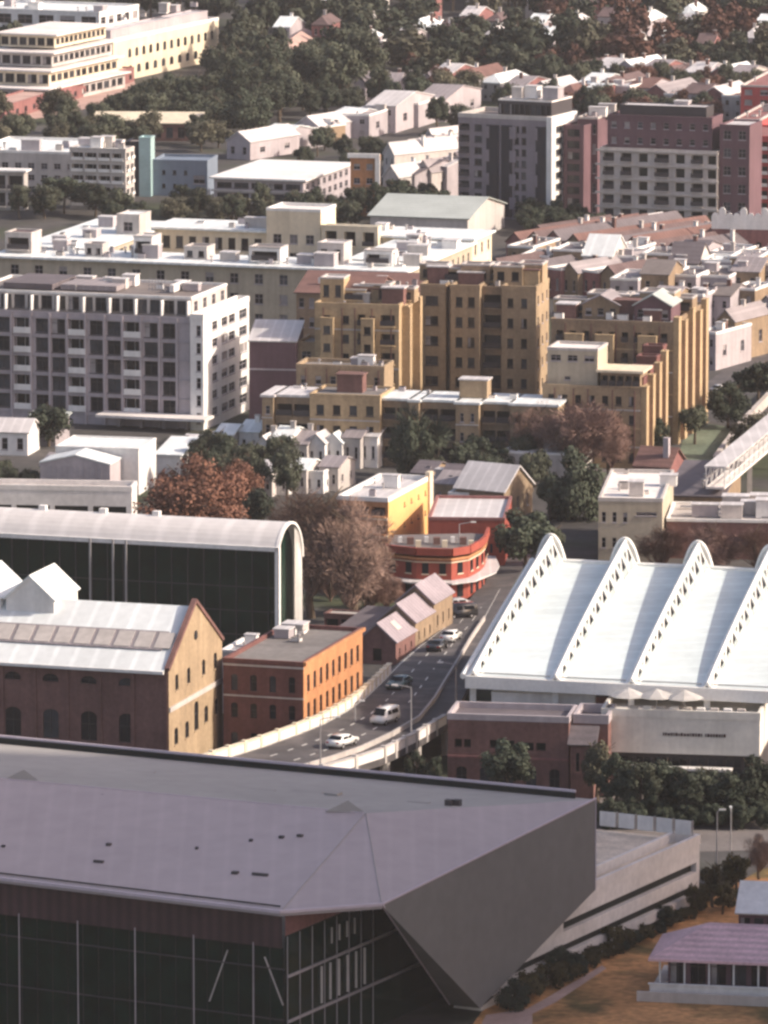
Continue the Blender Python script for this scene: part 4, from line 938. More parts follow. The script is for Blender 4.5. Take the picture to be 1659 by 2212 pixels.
for f_, pos_ in ((fl1, ((.12, .3), (.5, .5))), (fl2, ((.1, .4), (.6, .35), (.9, .5))), (fl4, ((.2, .3), (.45, .6), (.93, .5))), (fl5, ((.3, .5), (.72, .55)))):
    for a_, b_ in pos_:
        x, y = -f_.W*a_, min(f_.D, 9)*b_; w_, d_, h_ = dr.uniform(2.4, 4.2), dr.uniform(2, 3), dr.uniform(1.6, 2.8)
        bm = nb(); box(bm, x-w_/2, x+w_/2, y, y+d_, f_.H-.1, f_.H+h_); box(bm, x-w_/2-.2, x+w_/2+.2, y-.2, y+d_+.2, f_.H+h_, f_.H+h_+.2, 1); obj('stair_head', bm, [dr.choice(('sand_brick', 'brown_brick', 'gold_brick')), dr.choice(('pale_roof', 'terracotta'))], f_.root)
for k in range(5):                       # bright fins catching the sun on the leftmost tall block
    pass
for (u_, top_) in ((868, 0), (890, 1.5)):
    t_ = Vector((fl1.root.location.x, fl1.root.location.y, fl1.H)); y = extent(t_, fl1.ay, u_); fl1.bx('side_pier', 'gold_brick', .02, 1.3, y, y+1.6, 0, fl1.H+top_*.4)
for (u0, u1) in ((670, 822), (986, 1036), (566, 590)):
    a_, b_ = seg(u0, u1)
    for k in (1, 2): z = fl5.H*(.06+.3*k); fl5.bx('floor_band', 'pale_render', a_+.02, b_-.02, -.75, -.61, z-.1, z+.08) if u0 == 986 else fl5.bx('floor_band', 'pale_render', a_+.02, b_-.02, -.44, -.31, z-.1, z+.08)

# ================================================================== MIDDLE RIGHT AND PUB
pub0 = Bld('ochre_building', 'bright ochre corner building with a blank sunlit side wall', 'corner building', (838, 1085), 728, 928, base=1215, ang=17)
pub0.vol(skip=True, wall='orange_brick', roof='pale_roof', parapet=.6, coping='white_paint', front=[(3, 3, .8, .5, 'l', .02, .98, .1, .98)])
bm = nb(); wins = []
pub0.opening(bm, Vector((.05, 0, 0)), Vector((0, 1, 0)), pub0.D, 0, pub0.H+.65, [(4, 2, .16, .2, 'n', .3, .97, .3, .92)], 'ochre_render', wins)
obj('side_wall', bm, 'ochre_render', pub0.root)
for h, p, rz in wins: obj('window', win_mesh(h[1]-h[0], h[3]-h[2], 'n', 'ochre_render', 1), None, pub0.root, loc=(p.x, p.y, h[2]), rz=rz)
for k in range(3): pub0.bx('floor_band', 'cream_paint', -pub0.W, 0, -.35, -.02, pub0.H*(.12+.29*k), pub0.H*(.12+.29*k)+.3)
pub0.bx('end_pier', 'cream_paint', -.3, .35, pub0.D-1, pub0.D+.6, 0, pub0.H+1.2)
pub0.clutter(5, -pub0.W+1, -1.5, 1, pub0.D-2, pub0.H+.1, .7)
# red corner pub with rounded end
pb = empty('corner_pub', P(930, 1290, 0), 0, label='red brick corner pub with a rounded parapet and pale street awning', cat='pub')
O = pb.location.copy()
path = [P(832, 1288), P(900, 1296), P(975, 1298), P(1012, 1292), P(1036, 1278), P(1046, 1268), P(1052, 1250), P(1015, 1248), P(850, 1252)]
Hp = 6.6
def ring(bm, pts, z0, z1, off=0.):
    n = len(pts); cen = sum(pts, Vector())/n
    q = [p+(p-cen).normalized()*off for p in pts]
    lo = [bm.verts.new((p.x-O.x, p.y-O.y, z0)) for p in q]; hi = [bm.verts.new((p.x-O.x, p.y-O.y, z1)) for p in q]
    for i in range(n): bm.faces.new((lo[i], lo[(i+1) % n], hi[(i+1) % n], hi[i]))
    bm.faces.new(hi); bm.faces.new(lo[::-1])
for nm, z0, z1, off, m in (('wall', 0, 5.6, 0, 'pub_red'), ('awning', 2.5, 2.7, 2.2, 'pale_roof'), ('cornice', 5.3, 5.6, .3, 'orange_brick'), ('string_course', 4.95, 5.1, .12, 'cream_paint')):
    bm = nb(); ring(bm, path, z0, z1, off); obj(nm, bm, m, pb)
bm = nb(); ring(bm, path, 5.9, 6.0, -.2); obj('roof', bm, 'membrane', pb)
for i in range(len(path)-3):
    a, b = path[i]-O, path[i+1]-O; bm = nb(); d_ = (b-a).normalized(); n_ = Vector((d_.y, -d_.x, 0))
    for (z0, z1, o0, o1) in ((5.92, 6.9, .05, .35),):
        v = [bm.verts.new(Vector((q.x, q.y, z))+n_*o) for z in (z0, z1) for q, o in ((a, o1), (b, o1), (b, -o0), (a, -o0))]
        for f in ((0, 3, 2, 1), (4, 5, 6, 7), (0, 1, 5, 4), (1, 2, 6, 5), (2, 3, 7, 6), (3, 0, 4, 7)): bm.faces.new([v[j] for j in f])
    obj('parapet', bm, 'pub_red', pb)
    L_ = (b-a).length; k = max(1, int(L_/1.9))
    for j in range(k):
        q = a+d_*L_*(j+.5)/k+n_*.03; bm = nb(); box(bm, -.42, .42, -.06, .01, 3.5, 4.9); box(bm, -.5, .5, -.12, -.07, 3.35, 3.5, 1); obj('window', bm, ['glass_dark', 'cream_paint'], pb, loc=q, rz=math.atan2(d_.y, d_.x))
        bm = nb(); box(bm, -.5, .5, -.06, .01, .4, 2.3); obj('shop_window', bm, 'glass_dark', pb, loc=q, rz=math.atan2(d_.y, d_.x))
for k in range(9):
    q = P(860+k*19, 1172+((k*7) % 3)*5, 6)-O; bm = nb(); s_ = .5+.4*((k*5) % 3)/2; box(bm, 0, s_, 0, s_, 6.0, 6.5+s_*.5); obj('rooftop_unit', bm, ('white_paint', 'terracotta', 'cream_paint')[k % 3], pb, loc=(q.x, q.y, 0))
pr = Bld('red_building', 'deep red building with a pink roof behind the corner pub', 'building', (1090, 1125), 925, 1105, base=1225, ang=4)
pr.vol(wall='pub_red', roof='pale_roof', parapet=.4, coping='pink_brick', front=[(6, 1, .3, .5, 'a', .3, 1, .2, .6)])
gh = Bld('gabled_house', 'tan gabled house with a pale metal roof between the trees', 'house', (1088, 1062), 985, 1150, base=1125, ang=30)
gh.vol(wall='tan_brick', roof='pale_roof', kind='gx', rise=3.0, front=[(5, 1, .3, .6, 'w', .02, .98, .1, .9)], right=[(3, 1, .2, .4, 'w')])
gh2 = Bld('long_shed', 'long shed with a mottled white roof behind the tan gabled house', 'shed', (1240, 985), 1085, 1290, base=1040, ang=14)
gh2.vol(wall='pale_render', roof='pale_roof', kind='flat', parapet=.3, coping='white_paint'); gh2.clutter(8, -gh2.W+1, -1, .5, gh2.D-1, gh2.H, .7)
gh3 = Bld('low_house', 'low grey roofed house left of the tan gabled house', 'house', (1010, 1040), 950, 1050, base=1095, ang=20)
gh3.vol(wall='tan_brick', roof='slate', kind='gx', rise=1.6, front=[(3, 1, .3, .5, 'w')])

# white sheds, left
ws = Bld('white_shed', 'large white corrugated shed behind the lilac gabled shed', 'shed', (300, 972), 120, 337, base=1070, ang=12)
ws.vol(wall='white_paint', roof='white_roof', kind='flat', parapet=.2)
ws2 = Bld('white_shed', 'lilac faced shed with a low gabled white roof', 'shed', (238, 1005), 87, None, base=1085, ang=12, D=6)
ws2.vol(wall='lilac_render', roof='white_roof', kind='gy', rise=1.2, over=.15); 
for i in range(10): ws2.bx('wall_rib', 'grey_render', -ws2.W+1.6+i*.8, -ws2.W+1.7+i*.8, -.08, -.01, .3, ws2.H-.3)
cw = Bld('car_park', 'long pale concrete car park deck with dark openings', 'car park', (285, 1062), -60, None, base=1135, ang=6, D=5)
cw.vol(wall='pale_concrete', roof='concrete', parapet=.7, coping='pale_concrete', front=[(4, 1, .88, .8, 'd', .02, .98, .1, .6)])
ws3 = Bld('low_house', 'small white house at the left edge below the hotel', 'house', (60, 935), -40, 85, base=985, ang=12)
ws3.vol(wall='white_paint', roof='pale_roof', kind='gx', rise=1.5, front=[(3, 1, .4, .5, 'w')])
for k, (u, vt, ul, ur, bs, wl, rf_, lb) in enumerate(((120, 925, 45, 150, 965, 'grey_render', 'green_roof_metal', 'low green roofed shed under the round tree by the hotel'),
     (390, 985, 338, 425, 1035, 'white_paint', 'white_roof', 'bright white lean-to right of the white sheds'), (150, 1010, 90, 170, 1050, 'pale_render', 'grey_roof', 'small grey shed beside the lilac faced shed'))):
    q = Bld('low_shed', lb, 'shed', (u, vt), ul, ur, base=bs, ang=12); q.vol(wall=wl, roof=rf_, kind='skillion', rise=1.0)

# ================================================================== TOWERS TOP RIGHT
t1 = Bld('tower_block', 'grey tower block with dark vertical stripes and a pale sunlit end', 'tower block', (1190, 262), 990, 1246, base=478, ang=24)
W, D, H = t1.W, t1.D, t1.H
t1.vol(x1=-.85, wall='tower_render', roof='membrane', parapet=.8, coping='pale_render', front=[(1, 8, .9, .62, 'l', .01, .13, .04, .96), (1, 8, .75, .55, 'n', .17, .28, .04, .96), (2, 8, .6, .55, 'n', .62, .78, .04, .96)])
t1.vol(x0=-.8, wall='white_paint', roof='membrane', parapet=.8, coping='white_paint', right=[(2, 8, .7, .55, 'n', .12, .9, .04, .96)], name='end_wall')
for (s0, s1) in ((.31, .44), (.47, .58), (.84, .955)): t1.bx('dark_panel', 'navy_panel', -W+W*s0, -W+W*s1, -.3, -.01, .5, H-1.2)
t1.bx('corner_fin', 'white_paint', -.8, .3, -.5, -.02, 0, H+.8)
for k in range(4):
    z = H*(.1+.235*k)
    for (s0, s1) in ((.28, .34), (.56, .63), (.79, .86)): t1.bx('panel', 'tower_render', -W+W*s0, -W+W*s1, -.42, -.31, z, z+H*.12)
t1.vol(x0=-W*.6, x1=-.6, y0=1.5, y1=D-1, z0=H+.2, z1=H+3.4, wall='dark_metal', roof='pale_roof', parapet=.3, coping='pale_concrete', front=[(10, 1, .8, .6, 'n')], name='plant_wall')
t1.clutter(6, -W*.55, -3, 2, D-3, H+3.7)
t1.vol(x0=.4, x1=4.6, y0=D*.4, y1=D+5, z1=H-1.5, wall='plum_render', roof='membrane', parapet=.4, front=[(1, 8, .6, .6, 'n')], name='side_wing')
t2 = Bld('tower_block', 'pinkish apartment slab with a square grid of recessed windows', 'tower block', (1548, 330), 1296, 1580, base=505, ang=18)
W, D, H = t2.W, t2.D, t2.H
t2.vol(wall='pale_render', roof='membrane', parapet=.3, front=[(2, 5, .6, .62, 'l', .0, .30, .12, .99), (1, 5, .55, .62, 'd', .30, .44, .12, .99), (1, 5, .66, .62, 'l', .44, .62, .12, .99), (1, 5, .6, .64, 'd', .62, .75, .12, .99), (1, 5, .7, .62, 'l', .76, .9, .12, .99), (1, 5, .8, .62, 'd', .91, 1, .12, .99)], right=[(2, 5, .5, .5, 'w', .1, .9, .12, .98)])
for k in range(6): t2.bx('floor_band', 'pale_render', -W-.8, .3, -.45, -.02, H*(.125+.174*k)-.3, H*(.125+.174*k)+.05)
t2.vol(x0=-W+1, x1=-1.5, y0=1.6, y1=D-1, z0=H+.1, z1=H+6, wall='plum_render', roof='plum_render', parapet=.4, front=[(8, 2, .4, .4, 'w')], name='attic_wall')
t2.vol(x0=-W+3, x1=-3, y0=3, y1=D-2, z0=H+6.2, z1=H+8, wall='dark_metal', roof='pale_roof', parapet=.2, name='plant_wall'); t2.clutter(8, -W+2, -3, 2, D-2, H+6.6)
t2.vol(x0=.2, x1=6, y0=1, y1=D, z1=H+5, wall='plum_render', roof='pale_roof', parapet=.3, front=[(2, 6, .5, .5, 'w')], name='side_wing')
t3 = Bld('tower_block', 'red apartment block with long pale balcony bands at the right edge', 'tower block', (1720, 300), 1602, None, base=470, ang=14, D=20)
t3.vol(wall='red_render', roof='pink_brick', parapet=.4, front=[(2, 6, .9, .6, 'b', .02, .98, .05, .98)])
t3.vol(x0=-t3.W-3.5, x1=-t3.W-.1, y0=1, y1=14, z1=t3.H+1, wall='pink_brick', roof='membrane', parapet=.4, front=[(1, 6, .5, .5, 'w')], name='stair_wall')
t4 = Bld('parapet_hall', 'brick hall with a bright white scalloped parapet at the right edge', 'hall', (1700, 500), 1537, None, base=570, ang=10, D=16)
t4.vol(wall='pink_brick', roof='white_paint', parapet=.2, front=[(4, 1, .3, .5, 'a', 0, 1, .2, .8)])
bm = nb(); x = -t4.W; k = 0
while x < 0:
    w_ = 1.3; hh = 2.6+(1.0 if k % 3 == 1 else 0); box(bm, x, x+w_-.02, -.12, .3, t4.H+.21, t4.H+hh); beam(bm, (x+w_/2, -.13, t4.H+hh), (x+w_/2, .31, t4.H+hh), w_*.45, 10); x += w_; k += 1
obj('scalloped_parapet', bm, 'white_paint', t4.root)
for k, (c, ul, ur, bs, lb, wl) in enumerate((((1640, 262), 1585, 1700, 380, 'dark red block behind the pinkish slab', 'red_render'), ((1700, 190), 1600, 1760, 300, 'red terrace of flats in the far right corner', 'red_render'), ((1290, 258), 1248, 1310, 470, 'plum block wedged between the two tower blocks', 'plum_render'))):
    q = Bld('flats', lb, 'apartment block', c, ul, ur, base=bs, ang=14); q.vol(wall=wl, roof='pink_brick', parapet=.4, coping='pale_render', front=[(3, 5, .5, .5, 'w')]); q.clutter(6, -q.W+1, -1, 1, q.D-1, q.H+.1)

# ================================================================== MIDDLE LEFT BACKGROUND
g1 = Bld('gallery', 'long low building with a flat bright white roof and layered side', 'office building', (655, 392), 462, 757, base=470, ang=17)
g1.vol(wall='lilac_render', roof='white_paint', kind='flat', parapet=0, over=.8, front=[(5, 3, .86, .5, 'n', .02, .98, .08, .98)], right=[(8, 3, .55, .55, 'w', .03, .97, .05, .97)])
for k in range(3): g1.bx('floor_band', 'pale_render', -g1.W-.4, .3, -.5, -.02, g1.H*(.05+.3*k), g1.H*(.05+.3*k)+.35)
g2 = Bld('orange_block', 'orange panelled block in a white frame beside the white-roofed offices', 'office building', (812, 345), 757, 822, base=468, ang=8)
g2.vol(wall='orange_brick', roof='white_paint', parapet=.3, front=[(2, 4, .5, .4, 'w')]); g2.bx('white_frame', 'white_paint', -.1, .8, -.6, 0, 0, g2.H+.8); g2.bx('white_frame', 'white_paint', -g2.W-.5, .8, -.65, -.05, g2.H+.35, g2.H+1.2)
g3 = Bld('blue_building', 'blue grey metal clad building with small square windows', 'office building', (448, 352), 330, 470, base=425, ang=10)
g3.vol(wall='blue_panel', roof='blue_panel', parapet=.5, front=[(3, 2, .3, .3, 'n', .1, .7, .1, .9), (1, 1, .8, .6, 'w', .72, .98, .3, .7)])
g4 = Bld('glass_stair_tower', 'pale teal glass stair tower beside the layered flats', 'stair tower', (326, 300), 300, 334, base=425, ang=10)
g4.vol(wall='teal_panel', roof='teal_panel', parapet=.3); g4.vol(x0=-g4.W-3, x1=-g4.W-.1, y0=1, y1=7, wall='navy_panel', roof='membrane', parapet=.3, z1=g4.H-1, name='dark_wing')
g5 = Bld('layered_flats', 'flats with white balcony bands and a rumpled white roof', 'apartment block', (272, 325), 150, 290, base=455, ang=17)
g5.vol(wall='pale_render', roof='white_roof', parapet=.3, front=[(4, 5, .85, .6, 'b', .02, .98, .03, .98)], right=[(2, 5, .6, .5, 'b')]); g5.clutter(10, -g5.W+1, -1, .5, g5.D-1, g5.H+.1)
g6 = Bld('layered_flats', 'wide pale flats with a white roof and brown curved face at the left edge', 'apartment block', (195, 335), -60, 270, base=430, ang=14)
g6.vol(wall='pale_render', roof='white_roof', parapet=.5, coping='white_paint', front=[(9, 3, .5, .5, 'w', 0, 1, .05, .85)]); g6.clutter(14, -g6.W+1, -1, 1, g6.D-1, g6.H+.1, 1.1)
g7 = Bld('white_frame_house', 'white framed block at the left edge in front of the round tree', 'apartment block', (52, 372), -60, 60, base=455, ang=12)
g7.vol(wall='pale_render', roof='white_paint', kind='flat', parapet=0, over=.6, front=[(3, 2, .85, .8, 'l', 0, 1, .05, .95)])
g8 = Bld('low_hall', 'long building with a cream sunlit roof among the trees', 'hall', (430, 268), 200, None, base=305, ang=3, D=11)
g8.vol(wall='brown_brick', roof='cream_paint', kind='skillion', rise=1.2, front=[(9, 1, .6, .6, 'n')])
# campus buildings top left
c1 = Bld('arcaded_building', 'sunlit cream building with two rows of arched windows', 'institution', (245, 92), 190, 472, base=180, ang=22)
c1.vol(wall='cream_paint', roof='pale_roof', parapet=.8, coping='white_paint', right=[(13, 1, .45, .55, 'a', .12, .97, .46, .86), (11, 1, .45, .6, 'a', .12, .97, .08, .42)], front=[(4, 2, .5, .5, 'w')])
c1.vol(x0=-c1.W, x1=-2, y0=3, y1=c1.D-2, z0=c1.H, z1=c1.H+2.2, wall='lilac_render', roof='pale_roof', parapet=.3, name='attic_wall'); c1.clutter(8, -c1.W+1, -4, 5, c1.D-5, c1.H+3.7)
c2 = Bld('terraced_block', 'cream terraced block with stacked balcony slabs in the top left corner', 'institution', (100, 215), -60, 270, base=228, ang=22)
for k in range(4):
    c2.vol(x0=-c2.W, x1=-k*1.6, y0=k*5.0, y1=c2.D, z0=k*3.6+.2*k, z1=k*3.6+3.4, wall='cream_paint' if k % 2 else 'pale_render', roof='pale_concrete', kind='flat', parapet=0, over=1.1, right=[(11, 1, .8, .6, 'n', .02, .98, .15, .9)], front=[(6, 1, .8, .6, 'n')], name='storey_wall')
c3 = Bld('plant_hall', 'white steel framed block at the very top left', 'institution', (215, 30), -60, 300, base=130, ang=22)
c3.vol(wall='white_paint', roof='white_roof', parapet=.5, front=[(6, 3, .7, .6, 'w')], right=[(5, 3, .6, .5, 'w')]); c3.clutter(8, -c3.W+1, -2, 2, c3.D-2, c3.H)
c4 = Bld('pink_wall_building', 'long pink walled building below the terraced block', 'institution', (10, 232), -60, 290, base=262, ang=16)
c4.vol(wall='pink_brick', roof='pink_paving', parapet=.4, right=[(16, 1, .3, .5, 'n', 0, 1, .1, .8)])
c5 = Bld('pale_tower', 'pale slender building top centre among the trees', 'institution', (712, 5), 660, 735, base=75, ang=10)
c5.vol(wall='pink_paving', roof='pale_roof', parapet=.4, front=[(3, 4, .5, .5, 'w')])
c6 = Bld('villa', 'pinkish villa with a white verandah between dark trees', 'house', (635, 120), 575, 690, base=150, ang=6)
c6.vol(wall='pink_brick', roof='pink_paving', kind='hip', rise=2, front=[(4, 2, .4, .5, 'w')]); c6.bx('verandah', 'white_paint', -c6.W*.6, 0, -2, -.05, 2.6, 3.2)

# ================================================================== ROWS OF HOUSES
ORD = ['leftmost', 'second from left', 'third from left', 'fourth from left', 'fifth from left', 'sixth from left', 'seventh from left', 'eighth from left', 'ninth from left', 'tenth from left', 'eleventh from left', 'twelfth from left']
def row(ctx, n, a, b, wpx, dep, h, roofs, walls, kinds=('gx',), ang=17, group=None, rise=None, jit=0, chim=True, clut=0):
    for i in range(n):
        t = i/(n-1) if n > 1 else 0
        u, v = lerp(a[0], b[0], t)+random.uniform(-jit, jit), lerp(a[1], b[1], t)+random.uniform(-jit, jit)*.4
        rf_, wl, kd = roofs[i % len(roofs)], walls[i % len(walls)], kinds[i % len(kinds)]
        hh = h*random.uniform(.88, 1.15); g = P(u, v)
        W_ = wpx/F*g.length
        q = Bld('house', f'{ORD[i]} of the {ctx}', 'house', (u, None), None, None, H=hh, base=v, ang=ang+random.uniform(-2, 2)*(jit > 0), W=W_, D=dep*random.uniform(.9, 1.15), group=group or ctx)
        q.vol(wall=wl, roof=rf_, kind=kd, z1=hh, rise=rise, parapet=.4, over=.25, coping='white_paint', front=[(2, 2 if h > 4.5 else 1, .34, .42, 'w')], right=[(2, 1, .2, .3, 'w')])
        if chim:
            x, y = -W_*random.uniform(.2, .8), q.D*random.uniform(.35, .6); zt = hh+(rise or q.D*.3)+.9 if kd != 'flat' else hh+1.5
            bm = nb(); box(bm, x, x+.7, y, y+.5, hh-.1, zt); box(bm, x-.08, x+.78, y-.08, y+.58, zt, zt+.15, 1); obj('chimney', bm, [random.choice(('white_paint', 'terracotta', 'pale_render')), 'concrete'], q.root)
        if clut: q.clutter(clut, -W_+.5, -.8, .5, q.D-.8, hh+.1, .6)
# white terrace in front of the tan flats
row('white terrace houses facing the rust tree', 7, (585, 1020), (815, 1012), 40, 9, 4.2, ('pale_roof', 'white_roof', 'grey_roof'), ('white_paint', 'white_paint', 'pale_render'), ('gy', 'gx', 'gx', 'gy'), ang=17, rise=1.3, jit=2)
row('second line of white cottages beneath the tan flats', 6, (560, 990), (830, 985), 46, 7, 4.2, ('white_roof', 'grey_roof', 'pale_roof'), ('white_paint', 'pale_render'), ('gx', 'flat', 'gy'), ang=17, rise=1.2, jit=3, clut=2)
row('pale lean-to sheds left of the ochre building', 5, (590, 1075), (730, 1062), 44, 7, 3.2, ('pale_roof', 'grey_roof', 'white_roof'), ('pale_render', 'white_paint'), ('gx', 'flat'), ang=17, rise=1, jit=5, chim=False, clut=1)
row('low roofs between the ochre building and the gabled house', 4, (930, 1080), (1010, 1120), 46, 8, 3.4, ('slate', 'pale_roof', 'grey_roof'), ('tan_brick', 'pale_render'), ('gx', 'flat'), ang=20, rise=1.2, jit=5, chim=False, clut=2)
row('small sheds along the hotel forecourt', 5, (395, 1010), (540, 985), 40, 7, 3.2, ('white_roof', 'pale_roof', 'grey_roof'), ('white_paint', 'pale_render'), ('flat', 'gx'), ang=17, rise=1, jit=6, chim=False, clut=2)
# brown sawtooth terraces behind the flats
row('brown sawtooth roofed terrace houses', 9, (1130, 566), (1470, 592), 46, 34, 3.8, ('terracotta', 'brown_tile', 'slate'), ('pink_brick', 'tan_brick'), ('gy',), ang=40, rise=1.7, jit=1)
row('front terrace houses with brown roofs right of the courtyard block', 7, (1090, 640), (1330, 650), 44, 24, 4.5, ('brown_tile', 'grey_roof', 'slate'), ('tan_brick', 'pink_brick'), ('gy', 'flat'), ang=40, rise=1.6, jit=2)
row('low white-roofed shops behind the tan flats', 8, (1190, 625), (1640, 640), 66, 10, 6, ('membrane', 'slate', 'white_roof', 'grey_roof'), ('grey_render', 'tan_brick', 'pale_render'), ('flat', 'flat', 'gx'), jit=5, clut=4, chim=False)
row('mixed flat roofs along the right-hand street', 6, (1380, 690), (1700, 668), 62, 12, 7, ('grey_roof', 'membrane', 'slate', 'membrane'), ('grey_render', 'tan_brick', 'grey_render'), ('flat', 'gx', 'flat'), jit=5, clut=3, rise=1.8, chim=False)
row('houses on the right edge above the street trees', 5, (1545, 800), (1720, 735), 46, 13, 6.5, ('slate', 'grey_roof', 'membrane'), ('grey_render', 'tan_brick', 'plum_render'), ('flat', 'gy'), ang=30, jit=3, clut=3, rise=1.8)
row('terraces of striped pale roofs left of the striped tower', 7, (850, 400), (985, 360), 34, 20, 6, ('pale_roof', 'grey_roof'), ('pale_render', 'white_paint'), ('gy',), ang=45, rise=2.2, jit=2)
row('pale roofed houses below the striped terraces', 5, (860, 445), (1000, 430), 44, 16, 6, ('pale_roof', 'slate', 'grey_roof'), ('pale_render', 'grey_render'), ('gy', 'gx'), ang=40, rise=2.2, jit=3)
row('rumpled pale warehouses behind the white-roofed offices', 5, (540, 345), (740, 300), 62, 18, 3.4, ('pale_roof', 'white_roof', 'grey_roof'), ('lilac_render', 'grey_render', 'tan_brick'), ('gy', 'gx', 'flat'), ang=35, rise=2, jit=4, chim=False, clut=3)
row('grey roofed warehouses before the big dark trees', 4, (800, 300), (960, 265), 66, 22, 5, ('grey_roof', 'pale_roof', 'slate'), ('grey_render', 'lilac_render'), ('flat', 'gx'), ang=20, rise=2, jit=3, chim=False, clut=5)
row('far terrace with white dormers', 7, (790, 218), (935, 212), 24, 12, 3.6, ('slate', 'grey_roof'), ('lilac_render', 'lilac_render'), ('gy', 'gx'), ang=8, rise=1.5)
row('far houses in a line behind the striped tower', 7, (975, 205), (1290, 250), 46, 16, 4.6, ('pale_roof', 'terracotta', 'white_roof', 'grey_roof'), ('pink_brick', 'lilac_render', 'pale_render'), ('gx', 'gy', 'hip'), ang=25, rise=1.7, jit=6)
row('far houses above the pinkish slab', 10, (1290, 235), (1640, 262), 50, 16, 5, ('white_roof', 'brown_tile', 'pale_roof', 'terracotta', 'grey_roof'), ('lilac_render', 'pink_brick', 'pale_render'), ('gx', 'gy', 'flat'), ang=25, rise=1.6, jit=8, clut=2)
row('second line of far houses in the right-hand suburb', 9, (1280, 195), (1660, 215), 46, 14, 5, ('brown_tile', 'pale_roof', 'white_roof', 'grey_roof'), ('pink_brick', 'pale_render', 'lilac_render'), ('gy', 'gx'), ang=30, rise=1.7, jit=8)
row('scattered roofs in the distant trees', 12, (620, 105), (1640, 150), 36, 12, 6, ('white_roof', 'brown_tile', 'pale_roof'), ('lilac_render', 'pink_brick', 'pale_render'), ('gx', 'hip'), ang=15, rise=2, jit=22)
row('highest rooftops near the top edge', 8, (700, 45), (1500, 75), 36, 12, 6, ('pale_roof', 'white_roof', 'brown_tile'), ('lilac_render', 'pale_render', 'pink_brick'), ('gx', 'hip'), ang=15, rise=2, jit=16)
row('pale roofs peeping out of the middle park', 8, (600, 175), (960, 120), 40, 12, 5.5, ('pale_roof', 'white_roof', 'grey_roof'), ('lilac_render', 'lilac_render', 'pale_render'), ('gx', 'hip', 'flat'), ang=15, rise=1.6, jit=18)
row('lone roofs deep in the right-hand wood', 9, (1020, 95), (1650, 100), 38, 12, 6, ('pale_roof', 'brown_tile', 'white_roof'), ('pink_brick', 'pale_render', 'lilac_render'), ('gx', 'hip'), ang=20, rise=1.8, jit=18)
row('dark flat roofs with pale copings behind the low shops', 8, (1150, 606), (1660, 612), 60, 12, 5, ('membrane', 'slate', 'grey_roof', 'pale_roof'), ('tan_brick', 'grey_render'), ('flat', 'flat', 'gx'), ang=22, rise=1.4, jit=4, chim=True, clut=4)
row('crowded roofs just behind the sunlit flank', 6, (1400, 735), (1690, 700), 56, 10, 6, ('membrane', 'grey_roof', 'slate'), ('grey_render', 'tan_brick', 'lilac_render'), ('flat', 'gx'), ang=22, rise=1.4, jit=6, chim=True, clut=4)
row('brown roofs left of the scalloped hall', 7, (1180, 545), (1510, 555), 52, 20, 3.4, ('brown_tile', 'slate', 'pale_roof'), ('tan_brick', 'grey_render'), ('gy', 'flat'), ang=40, rise=1.4, jit=3, clut=2)
# green shed roofs and long barn
bn = Bld('long_barn', 'long barn with a pale green ribbed roof below the striped tower', 'barn', (1010, 505), 800, 1090, base=525, ang=17)
bn.vol(wall='pale_render', roof='green_roof_metal', kind='gx', rise=2.6, over=.5, z1=4.5)
for k, (u, vt, vb, hw) in enumerate(((1180, 108, 200, 46), (1135, 128, 196, 40), (1225, 138, 205, 38))): tree(u, vt, vb, hw, 'dark', ('tallest', 'leftmost', 'rightmost')[k]+' of the three big dark trees above the striped tower', group='big dark trees above the striped tower')

# ================================================================== RIGHT: lawn, footbridge, small buildings
rb1 = Bld('red_cottage', 'red brick cottage beside the small lawn', 'house', (1445, 1010), 1372, 1478, base=1065, ang=20)
rb1.vol(wall='pink_brick', roof='terracotta', kind='gx', rise=2.2, front=[(2, 1, .3, .4, 'w')]); rb1.bx('chimney', 'lilac_render', -1.4, -.6, 1.5, 2.3, rb1.H, rb1.H+4)
rb2 = Bld('beige_building', 'beige building with small upper windows left of the brown shrubs', 'building', (1430, 1085), 1293, 1455, base=1215, ang=6)
rb2.vol(wall='beige_render', roof='pale_concrete', parapet=.5, coping='pale_render', front=[(3, 2, .4, .4, 'w', 0, .5, .1, .95), (1, 1, .8, .3, 'w', .55, .95, .7, .9)]); rb2.clutter(7, -rb2.W+1, -1, .5, rb2.D-1, rb2.H+.1, .8)
rb3 = Bld('low_hall', 'low hall with white roof strips behind the canopy', 'hall', (1670, 1130), 1440, None, base=1210, ang=6, D=14)
rb3.vol(wall='brown_brick', roof='concrete', parapet=.4, coping='white_paint'); rb3.clutter(12, -rb3.W+1, -1, 1, 12, rb3.H+.1)
rb4 = Bld('workshop', 'cluttered workshop with a dark roof between cottage and footbridge', 'workshop', (1560, 1075), 1440, 1600, base=1130, ang=10)
rb4.vol(wall='tan_brick', roof='slate', kind='skillion', rise=1.5, front=[(4, 1, .4, .4, 'w')]); rb4.clutter(5, -rb4.W+1, -1, .5, rb4.D-1, rb4.H+.6)
